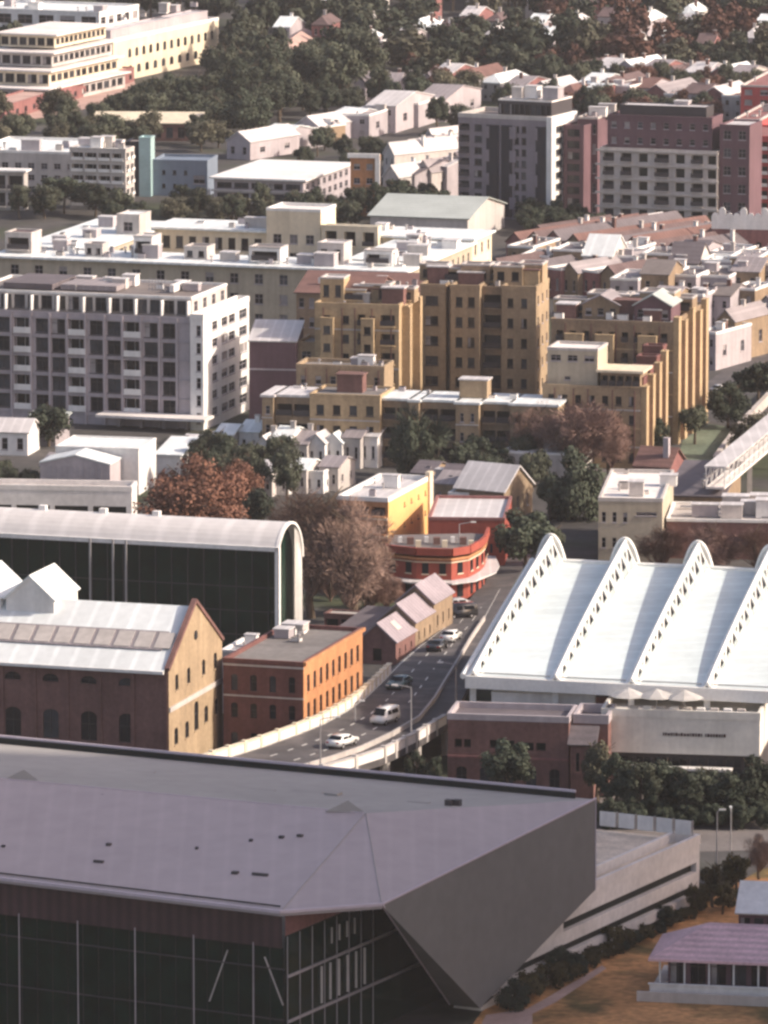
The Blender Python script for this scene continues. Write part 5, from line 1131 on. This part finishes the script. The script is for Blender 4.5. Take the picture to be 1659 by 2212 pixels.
# white covered footbridge
fb = empty('footbridge', P(1530, 1085, 0), 0, label='white lattice sided footbridge rising to the right edge', cat='footbridge'); O = fb.location.copy()
a, b = P(1545, 1052, 5)-O, P(1690, 930, 5)-O; d_ = (b-a).normalized(); n_ = Vector((d_.y, -d_.x, 0))*1.3; up_ = Vector((0, 0, 1))
bm = nb(); slab(bm, [a-n_, a+n_, b+n_, b-n_], .3); obj('deck', bm, 'pale_concrete', fb)
bm = nb(); slab(bm, [a-n_*1.2+up_*2.9, a+n_*1.2+up_*2.9, b+n_*1.2+up_*2.9, b-n_*1.2+up_*2.9], .25); obj('roof', bm, 'pale_roof', fb)
bm = nb(); N = 14
for s_ in (-1, 1):
    for i in range(N):
        p, q = lerp(a, b, i/N)+n_*s_, lerp(a, b, (i+1)/N)+n_*s_
        beam(bm, p, p+up_*2.8, .09, 4); beam(bm, p, q+up_*2.8, .06, 4); beam(bm, p+up_*1.1, q+up_*1.1, .07, 4)
obj('lattice', bm, 'white_paint', fb)
for t in (.1, .5, .9): p = lerp(a, b, t); bm = nb(); box(bm, p.x-.35, p.x+.35, p.y-.35, p.y+.35, -.02, 4.7); obj('pier', bm, 'concrete', fb)
wall_run('retaining_wall', [P(1545, 1010), P(1600, 935), P(1700, 830)], 1.6, .5, 'concrete', 'grey retaining wall running up beside the lawn', 'wall')

# ================================================================== VEHICLES
def car(u, v, z, head, paint, label, van=False, name='car', cat='car', group=None):
    g = P(u, v, z); c = empty(name, g, head, label=label, cat=cat, group=group)
    c.scale = (.86, .86, .9) if van else (1, 1, 1)
    L_, Wd, Hh = (4.9, 1.95, 2.1) if van else (4.5, 1.8, 1.45)
    if van: prof_ = [(-2.4, .35), (-2.42, 1.0), (-2.3, 1.95), (-2.1, 2.1), (1.0, 2.1), (1.7, 1.2), (2.35, .98), (2.42, .4)]
    else: prof_ = [(-2.2, .35), (-2.25, .85), (-2.1, .98), (-1.75, 1.0), (-1.2, 1.38), (-.9, 1.45), (.3, 1.43), (1.05, 1.0), (2.0, .82), (2.22, .6), (2.2, .35)]
    bm = nb(); n = len(prof_)
    for sgn in (-1, 1):
        pass
    def yy(z_, s_): return s_*Wd/2*(1 if z_ < 1.0 else 1-.12*(z_-1.0)/(Hh-1.0))
    lf = [bm.verts.new((x, yy(z_, 1), z_)) for x, z_ in prof_]; rt = [bm.verts.new((x, yy(z_, -1), z_)) for x, z_ in prof_]
    bm.faces.new(lf[::-1]); bm.faces.new(rt)
    for i in range(n): bm.faces.new((lf[i], lf[(i+1) % n], rt[(i+1) % n], rt[i]))
    bmesh.ops.recalc_face_normals(bm, faces=bm.faces); bmesh.ops.bevel(bm, geom=bm.edges[:], offset=.05, segments=2, affect='EDGES')
    obj('body', bm, paint, c, True)
    bm = nb()
    if van:
        ps = [[(1.03, .8, 2.04), (1.03, -.8, 2.04), (1.72, -.85, 1.24), (1.72, .85, 1.24)]]; bk = [[(-2.39, .75, 1.2), (-2.39, -.75, 1.2), (-2.31, -.72, 1.85), (-2.31, .72, 1.85)]]
        sd_ = [(-1.9, 1.25, -.2, 1.8), (-.1, 1.25, .9, 1.8)]
    else:
        ps = [[(.36, .72, 1.41), (.36, -.72, 1.41), (1.03, -.8, 1.03), (1.03, .8, 1.03)]]; bk = [[(-1.72, .78, 1.03), (-1.72, -.78, 1.03), (-1.22, -.7, 1.38), (-1.22, .7, 1.38)]]
        sd_ = [(-1.3, 1.04, -.3, 1.32), (-.22, 1.04, .5, 1.32)]
    obj('windscreen', (lambda b_: (quad(b_, [(x+.03, y, z_+.03) for x, y, z_ in ps[0]]), b_)[1])(nb()), 'glass_dark', c)
    obj('rear_window', (lambda b_: (quad(b_, [(x-.035, y, z_+.03) for x, y, z_ in bk[0]]), b_)[1])(nb()), 'glass_dark', c)
    for s_ in (-1, 1):
        b_ = nb()
        for (xa, za, xb, zb) in sd_: quad(b_, [(xa, yy(za, s_)+.02*s_, za), (xb, yy(za, s_)+.02*s_, za), (xb, yy(zb, s_)+.02*s_, zb), (xa+.15, yy(zb, s_)+.02*s_, zb)])
        obj('side_window', b_, 'glass_dark', c)
    for x in (-1.4, 1.4):
        for s_ in (-1, 1): b_ = nb(); beam(b_, (x, s_*Wd/2-.2*s_, .33), (x, s_*(Wd/2+.02), .33), .33, 12); beam(b_, (x, s_*(Wd/2+.02), .33), (x, s_*(Wd/2+.04), .33), .18, 8, 1); obj('wheel', b_, ['tyre', 'steel'], c)
    for s_ in (-1, 1):
        b_ = nb(); box(b_, 2.18 if not van else 2.36, 2.26 if not van else 2.44, s_*.6-.18, s_*.6+.18, .6, .75); obj('headlight', b_, 'white_paint', c)
        b_ = nb(); box(b_, -2.27 if not van else -2.45, -2.2 if not van else -2.38, s_*.65-.15, s_*.65+.15, .7, .86); obj('tail_light', b_, 'lamp_red', c)
    b_ = nb(); box(b_, -.15, .15, -.02, .02, .9, 1.0) if False else None; b_.free()
    return c
def zroad(s_, t_): return road_pt(s_, t_)
def car_on(u, v, *a, **k):               # set on the deck where that line of sight meets it
    best = min(((road_pt(s_*.05, t_*.05)) for s_ in range(0, 240) for t_ in range(0, 21)), key=lambda p: (lambda d_: (d_.x)**2+(d_.y)**2)(p-P(u, v, p.z)))
    return car(u, v, best.z+.02, *a, **k)
hd = R(73)
car_on(740, 1612, R(60), 'car_white', 'white hatchback lowest on the curving road')
car_on(832, 1562, R(240), 'car_white', 'white van on the curving road, nearest the stone balustrade', van=True, name='van', cat='van')
car_on(862, 1486, R(248), 'car_teal', 'dark teal car on the curve below the stepped sheds')
car_on(945, 1404, R(75), 'car_black', 'black car beside the stepped sheds')
car_on(958, 1397, R(75), 'car_grey', 'dark grey car half hidden by the black car') if False else None
car_on(974, 1384, R(75), 'car_white', 'white car passing the end of the stepped sheds')
car_on(995, 1334, R(200), 'car_black', 'black van parked near the pub awning', van=True, name='van', cat='van')
car_on(982, 1316, R(200), 'car_silver', 'silver car just behind the black van')
car(1575, 1758, 0, R(5), 'car_white', 'white van on the shaded plaza right of the theatre', van=True, name='van', cat='van')
car(890, 1203, 0, 0, 'car_grey', 'x') if False else None
for k, (u, v) in enumerate(((1400, 985), (1470, 905), (1560, 850))): car(u, v, .05, R(52), ('car_silver', 'car_black', 'car_white')[k], ('silver', 'black', 'white')[k]+' car parked on the street below the brick flats')
def lamp(g, h, label, arm=1.6, rz=0):
    l = empty('street_lamp', g, rz, label=label, cat='street lamp', group='street lamps'); bm = nb(); beam(bm, (0, 0, 0), (0, 0, h), .11, 8, r2=.06); obj('pole', bm, 'steel', l)
    bm = nb(); beam(bm, (0, 0, h), (arm, 0, h+.3), .05, 6); obj('arm', bm, 'steel', l); bm = nb(); box(bm, arm-.1, arm+.6, -.12, .12, h+.22, h+.36); obj('lamp_head', bm, 'white_paint', l)
lamp(P(692, 1660, 5), 5.5, 'street lamp standing lowest on the curving road'); lamp(P(888, 1598, 4.4), 6.0, 'street lamp on the barrier below the canopy corner', rz=R(180)); lamp(P(985, 1518, 3.6), 4.5, 'street lamp by the ramp next to the canopy', rz=R(180)); lamp(P(767, 1560, 4.5), 2.2, 'short lamp beside the stone balustrade', .5); lamp(P(992, 1262, 0), 8, 'tall street lamp in front of the red building')
for k, (u, v, h) in enumerate(((1548, 1900, 9), (1578, 1880, 8), (1500, 1760, 5))): lamp(P(u, v, 0), h*.8, ('pale lamp post right of the podium corner', 'second lamp post right of the podium corner', 'short lamp behind the white terrace panels')[k], .3, R(90*k))

# ================================================================== TREES
tree(415, 985, 1215, 130, 'rust', 'broad rust-red autumn tree behind the vaulted hall', rz=7.5)
tree(505, 985, 1135, 70, 'rust', 'smaller rust tree leaning right of the broad rust-red one')
tree(560, 1040, 1170, 50, 'dark', 'dark evergreen between the rust tree and the bare tree')
tree(490, 940, 1040, 45, 'dark', 'small dark tree at the hotel corner')
tree(675, 1030, 1335, 118, 'bare', 'tall bare brown tree left of the ochre building', rz=8.5)
tree(755, 1070, 1345, 105, 'bare', 'wide bare brown tree in front of the ochre building', rz=8)
tree(625, 1060, 1300, 80, 'bare_dark', 'bare tree at the end of the vaulted hall', rz=6)
tree(805, 1150, 1330, 40, 'bare_dark', 'small bare tree beside the corner pub')
tree(900, 870, 1045, 72, 'shaggy', 'shaggy dark conifer in front of the tan flats', rz=6.5); tree(900, 880, 1048, 50, 'dark', 'dark leafy tree behind the shaggy conifer')
tree(1238, 962, 1122, 88, 'dark', 'large dark round tree right of the tan gabled house', rz=7)
tree(1190, 1010, 1125, 40, 'dark', 'dark tree touching the tan gabled house')
tree(1130, 1090, 1240, 84, 'dark', 'dark tree above the left truss of the canopy'); tree(1190, 1120, 1225, 45, 'mid', 'green tree tucked behind the first truss nose')
tree(1240, 845, 1030, 120, 'bare_dark', 'broad brown bare tree in front of the tan flats', rz=6.5); tree(1160, 860, 1020, 70, 'bare_dark', 'bare brown tree before the low front row of flats', rz=5)
tree(1320, 870, 1035, 50, 'bare_dark', 'bare brown tree at the corner of the stepped flats')
tree(1430, 1125, 1235, 70, 'bare_dark', 'brown leafless tree behind the second truss nose'); tree(1540, 1120, 1235, 80, 'bare_dark', 'brown leafless tree behind the third truss nose'); tree(1635, 1120, 1235, 70, 'bare_dark', 'brown leafless tree at the right edge behind the canopy')
tree(105, 862, 965, 68, 'dark', 'round dark green tree in front of the hotel', rz=3.8)
tree(1640, 770, 880, 60, 'dark', 'dark tree at the right edge above the street'); tree(1575, 820, 925, 55, 'dark', 'dark round tree beside the lawn'); tree(1500, 860, 960, 40, 'mid', 'green tree left of the lawn'); tree(1640, 880, 990, 50, 'olive', 'olive tree over the footbridge'); tree(1600, 900, 990, 35, 'olive', 'olive tree right of the lawn')
tree(1450, 830, 930, 35, 'bare_dark', 'bare tree beside the sunlit flank'); tree(1420, 900, 1000, 30, 'dark', 'small dark tree at the foot of the sunlit flank')
tree(140, 372, 462, 75, 'dark', 'dark round tree in front of the left flats'); tree(205, 385, 468, 45, 'dark', 'dark tree against the layered flats')
tree(735, 418, 478, 45, 'dark', 'dark tree before the orange panelled block')
tree(860, 380, 470, 50, 'dark', 'dark tree left of the striped tower'); tree(940, 400, 480, 60, 'dark', 'dark tree at the foot of the striped tower'); tree(700, 270, 325, 38, 'mid', 'green tree between the pale warehouses')
tree(1335, 462, 510, 35, 'dark', 'dark tree at the left foot of the pinkish slab'); tree(1400, 465, 515, 40, 'dark', 'dark tree under the pinkish slab'); tree(1475, 470, 515, 35, 'dark', 'dark tree at the right foot of the pinkish slab'); tree(1265, 455, 500, 35, 'dark', 'dark tree between the two tower blocks')
for k, (u, vt, vb, hw) in enumerate(((400, 415, 470, 70), (500, 412, 475, 60), (570, 425, 480, 45))): tree(u, vt, vb, hw, 'olive', ('leftmost', 'middle', 'rightmost')[k]+' of the olive trees behind the courtyard block')
# trees before the pump house and terrace block
tree(1095, 1588, 1760, 70, 'dark', 'dark green tree in front of the brick pump house', rz=3.6)
for k, (u, vt, vb, hw, kd) in enumerate(((1292, 1590, 1745, 48, 'olive'), (1335, 1625, 1765, 58, 'dark'), (1385, 1640, 1775, 55, 'mid'), (1430, 1630, 1768, 60, 'dark'), (1480, 1650, 1778, 55, 'dark'), (1525, 1640, 1768, 60, 'mid'), (1575, 1655, 1775, 50, 'dark'), (1625, 1630, 1768, 60, 'dark'), (1680, 1640, 1765, 55, 'dark'))):
    tree(u, vt, vb, hw, kd, f'{ORD[k]} of the green trees lining the plaza below the terrace block', group='trees lining the plaza')
for k, (u, vt, vb, hw) in enumerate(((900, 1618, 1720, 30), (940, 1625, 1725, 26))): tree(u, vt, vb, hw, 'dark', ('left', 'right')[k]+' dark tree in the gap between the ramp and the pump house')
for k, (u, v) in enumerate(((1370, 1700), (905, 1655), (935, 1668), (985, 1690), (870, 1660), (1040, 1700))):
    pass
for k, (u, vt, vb, hw) in enumerate(((1540, 1850, 1960, 30), (1590, 1830, 1935, 40), (1640, 1800, 1900, 40), (1560, 1890, 1975, 30), (1500, 1900, 1985, 28))):
    tree(u, vt, vb, hw, 'garden' if k != 2 else 'bare', f'{ORD[k]} of the thin garden trees right of the podium', group='thin garden trees')
for i in range(22):
    u = 1285+i*18.5; shrub(P(u, 1772+(i % 3)*9), 1.5+.7*((i*7) % 5)/5, 'dark' if i % 3 else 'olive', 'dark shrub under the row of plaza trees', 'shrubs under the plaza trees', 1.1)
rs = random.Random(5)
sh_n = 0
for i in range(26):
    t = i/25; u = lerp(1105, 1500, t)+rs.uniform(-8, 8); v = lerp(2168, 1962, t)+rs.uniform(2, 16)
    g = P(u, v); shrub(g, rs.uniform(.9, 2.3), 'garden' if rs.random() < .75 else 'dark', 'brownish green shrub in the hedge below the podium wall', 'hedge shrubs below the podium', 1.0)
for i in range(12):
    u, v = rs.uniform(1500, 1680), rs.uniform(1900, 1965); shrub(P(u, v), rs.uniform(.8, 1.6), 'garden', 'low rusty shrub between the pavilions and the plaza', 'rusty shrubs behind the pavilions', .8)
# left garden behind the sheds
for k, (u, vt, vb, hw) in enumerate(((20, 1000, 1060, 35), (60, 1005, 1060, 30), (0, 985, 1040, 30))): tree(u, vt, vb, hw, 'mid', ('rightmost', 'middle', 'leftmost')[(k+1) % 3]+' small tree left of the lilac faced shed')

# far woodland: individual trees scattered between the far buildings
occ = []
for o in list(SC.objects):
    if o.type == 'EMPTY' and o.get('category') in ('house', 'institution', 'tower block', 'apartment block', 'office building', 'hall', 'barn', 'warehouse') and o.location.y > 850:
        xs = []
        for ch in o.children:
            if ch.name.split('.')[0] in ('wall', 'front_wing', 'rear_wing', 'storey_wall', 'right_wing') and ch.type == 'MESH':
                for v_ in ch.data.vertices:
                    q = Matrix.Rotation(o.rotation_euler.z, 4, 'Z') @ v_.co; xs.append((q.x+o.location.x, q.y+o.location.y))
        if xs: occ.append((min(a for a, b in xs)-2, max(a for a, b in xs)+2, min(b for a, b in xs)-2, max(b for a, b in xs)+2))
fr_ = random.Random(21); placed = []; CAND = []
def scatter(n, u0, u1, v0, v1, r0, r1, h0, h1, kinds, label, group, gap=.72):
    k = 0; tries = 0
    while k < n and tries < n*60:
        tries += 1
        u, v = fr_.uniform(u0, u1), fr_.uniform(v0, v1); g = P(u, v); r = fr_.uniform(r0, r1)
        if any(a-r*.55 < g.x < b+r*.55 and c-r*.55 < g.y < d+r*.55 for a, b, c, d in occ): continue
        if any((g.x-p[0])**2+(g.y-p[1])**2 < ((r+p[2])*gap)**2 for p in placed): continue
        placed.append((g.x, g.y, r)); CAND.append((g.y, g, fr_.uniform(h0, h1), r, fr_.choice(kinds), label, group)); k += 1
    return k
N12 = scatter(14, -30, 320, 255, 345, 3, 5, 6, 9, ('mid', 'dark', 'olive'), 'tree between the pink avenue and the left flats', 'trees around the pink avenue')
N13 = scatter(9, -30, 480, 455, 500, 2.5, 4, 5, 8, ('mid', 'dark', 'olive'), 'small tree left of the courtyard block', 'small trees left of the courtyard block')
N14 = scatter(16, 430, 640, 1000, 1090, 2, 3.4, 5, 8, ('mid', 'dark'), 'small green tree behind the rust trees', 'small green trees behind the rust trees')
N15 = scatter(12, 840, 1160, 1010, 1120, 2, 3.2, 5, 7, ('mid', 'dark'), 'small dark tree around the tan gabled house', 'small trees around the tan gabled house')
N16 = scatter(12, 540, 860, 1200, 1340, 2, 3, 4, 7, ('bare_dark', 'dark', 'bare_dark'), 'small tree under the tall bare trees', 'small trees under the bare trees')
N9 = scatter(34, 1000, 1580, 484, 530, 2.2, 3.6, 3.5, 5.5, ('dark', 'dark', 'mid'), 'dark tree along the foot of the two tower blocks', 'trees at the foot of the tower blocks')
N10 = scatter(16, 640, 1000, 225, 300, 3, 5, 6, 10, ('dark', 'mid'), 'tree among the grey warehouses', 'trees among the grey warehouses')
N11 = scatter(16, 640, 1010, 330, 470, 2, 3.2, 5, 7, ('dark', 'mid'), 'small tree among the striped terraces', 'small trees among the striped terraces')
N1 = scatter(24, 295, 480, 232, 300, 4, 6, 7, 10, ('dark', 'dark', 'mid'), 'dark tree of the dense park left of centre', 'trees of the dense park')+scatter(44, 480, 610, 130, 300, 4.5, 7, 10, 15, ('dark', 'dark', 'dark', 'mid'), 'dark tree of the dense park left of centre', 'trees of the dense park')
N2 = scatter(34, 560, 800, 60, 235, 4.5, 7, 10, 15, ('dark', 'dark', 'mid'), 'dark tree of the middle park under the villa', 'trees of the middle park')
N3 = scatter(80, 640, 1260, -45, 190, 5, 8, 10, 16, ('dark', 'mid', 'dark', 'olive'), 'green tree of the far wooded hillside', 'trees of the far hillside')
N4 = scatter(60, 1180, 1700, -45, 175, 5, 8, 10, 15, ('russet', 'olive', 'russet', 'mid'), 'glow-reddened tree of the far right hillside', 'glow-reddened trees of the far hillside')
N5 = scatter(9, 150, 480, 280, 330, 3, 5, 6, 9, ('mid', 'olive', 'dark'), 'small tree around the cream-roofed hall', 'small trees around the cream-roofed hall')
N6 = scatter(40, 1250, 1700, 180, 270, 2.5, 4, 6, 9, ('mid', 'russet', 'dark'), 'street tree among the far right houses', 'street trees among the far houses')
N7 = scatter(20, -40, 640, -60, 60, 5, 8, 9, 13, ('mid', 'dark'), 'tree behind the top left campus', 'trees behind the campus')
N8 = scatter(16, 480, 1000, 440, 500, 2.5, 4, 6, 8, ('mid', 'dark'), 'small tree behind the courtyard block', 'small trees behind the courtyard block')
#print('far trees', N1, N2, N3, N4, N5, N6, N7, N8)
scatter(8, -30, 60, 120, 225, 4.5, 6, 9, 12, ('dark', 'mid'), 'green tree at the left edge by the pink avenue', 'trees by the pink avenue')


scatter(50, 900, 1690, 150, 262, 3, 5, 7, 10, ('dark', 'mid', 'russet', 'olive'), 'garden tree between the far houses on the right', 'garden trees between the far houses')
CAND.sort(key=lambda c: c[0])
have = sum(1 for o in SC.objects if o.type == 'EMPTY' and o.get('category') == 'tree')
NEAR = max(0, 292-have)
for c in CAND[:NEAR]: tree_at(c[1], c[2], c[3], c[4], c[5], group=c[6])
slots = ['leaf_dark', 'leaf_mid', 'leaf_olive', 'leaf_russet', 'bark']; V, Fc, MI = [], [], []
TEMPL = [crown_mesh('far_crown', 900+i, 1500, .10, 'leaf_dark') for i in range(3)]
for c in CAND[NEAR:]:
    tm = fr_.choice(TEMPL); a = fr_.uniform(0, 6.28); ca, sa = math.cos(a), math.sin(a); r, h = c[3]*1.05, c[2]; rz_ = h*.5; b0 = len(V)
    for v in tm.vertices: V.append((c[1].x+(v.co.x*ca-v.co.y*sa)*r, c[1].y+(v.co.x*sa+v.co.y*ca)*r, h-rz_*.95+v.co.z*rz_))
    for p in tm.polygons: Fc.append([b0+i for i in p.vertices])
    MI += [slots.index('leaf_'+c[4])]*len(tm.polygons)
    b0 = len(V); g = c[1]
    for z, q in ((0, .35), (h*.6, .2)):
        for dx, dy in ((-q, -q), (q, -q), (q, q), (-q, q)): V.append((g.x+dx, g.y+dy, z))
    for i in range(4): Fc.append([b0+i, b0+(i+1) % 4, b0+4+(i+1) % 4, b0+4+i]); MI.append(4)
me = bpy.data.meshes.new('far_wood'); me.from_pydata(V, [], Fc)
for m in slots: me.materials.append(M[m])
me.polygons.foreach_set('material_index', MI); me.update()
tag(obj('far_wood', me, None), 'distant wood of dark and glow-reddened trees along the top of the photo', 'wood', kind='stuff')
print('trees near', NEAR, 'far', len(CAND)-NEAR)

# unseen blocks added right of the frame to throw shade over the theatre
for k, (x, y, h) in enumerate(((128, 500, 128), (129, 558.2, 124), (140, 616.4, 118))):
    g = Bld('shade_tower', ('tallest', 'middle', 'shortest')[k]+' of the three unseen grey towers added to shade the theatre', 'shade tower', (900, 0), None, None, H=h, ang=0, W=28, D=(58, 58, 24)[k])
    g.root.location = (x+28, y, 0); g.vol(wall='grey_render', roof='membrane', parapet=1, z1=h)
# morning haze over the whole district
hz = bpy.data.materials.new('haze'); hz.use_nodes = True; n = hz.node_tree.nodes; n.clear()
pv_ = n.new('ShaderNodeVolumePrincipled'); pv_.inputs['Color'].default_value = (.93, .92, .95, 1); pv_.inputs['Density'].default_value = .00004
ou = n.new('ShaderNodeOutputMaterial'); hz.node_tree.links.new(pv_.outputs[0], ou.inputs['Volume'])
bm = nb(); box(bm, -1600, 1600, -60, 6100, -1.2, 160); me = bpy.data.meshes.new('haze'); bm.to_mesh(me); bm.free(); me.materials.append(hz)
o = bpy.data.objects.new('haze', me); COL.objects.link(o); o['kind'] = 'stuff'; o['label'] = 'thin morning haze over the district'
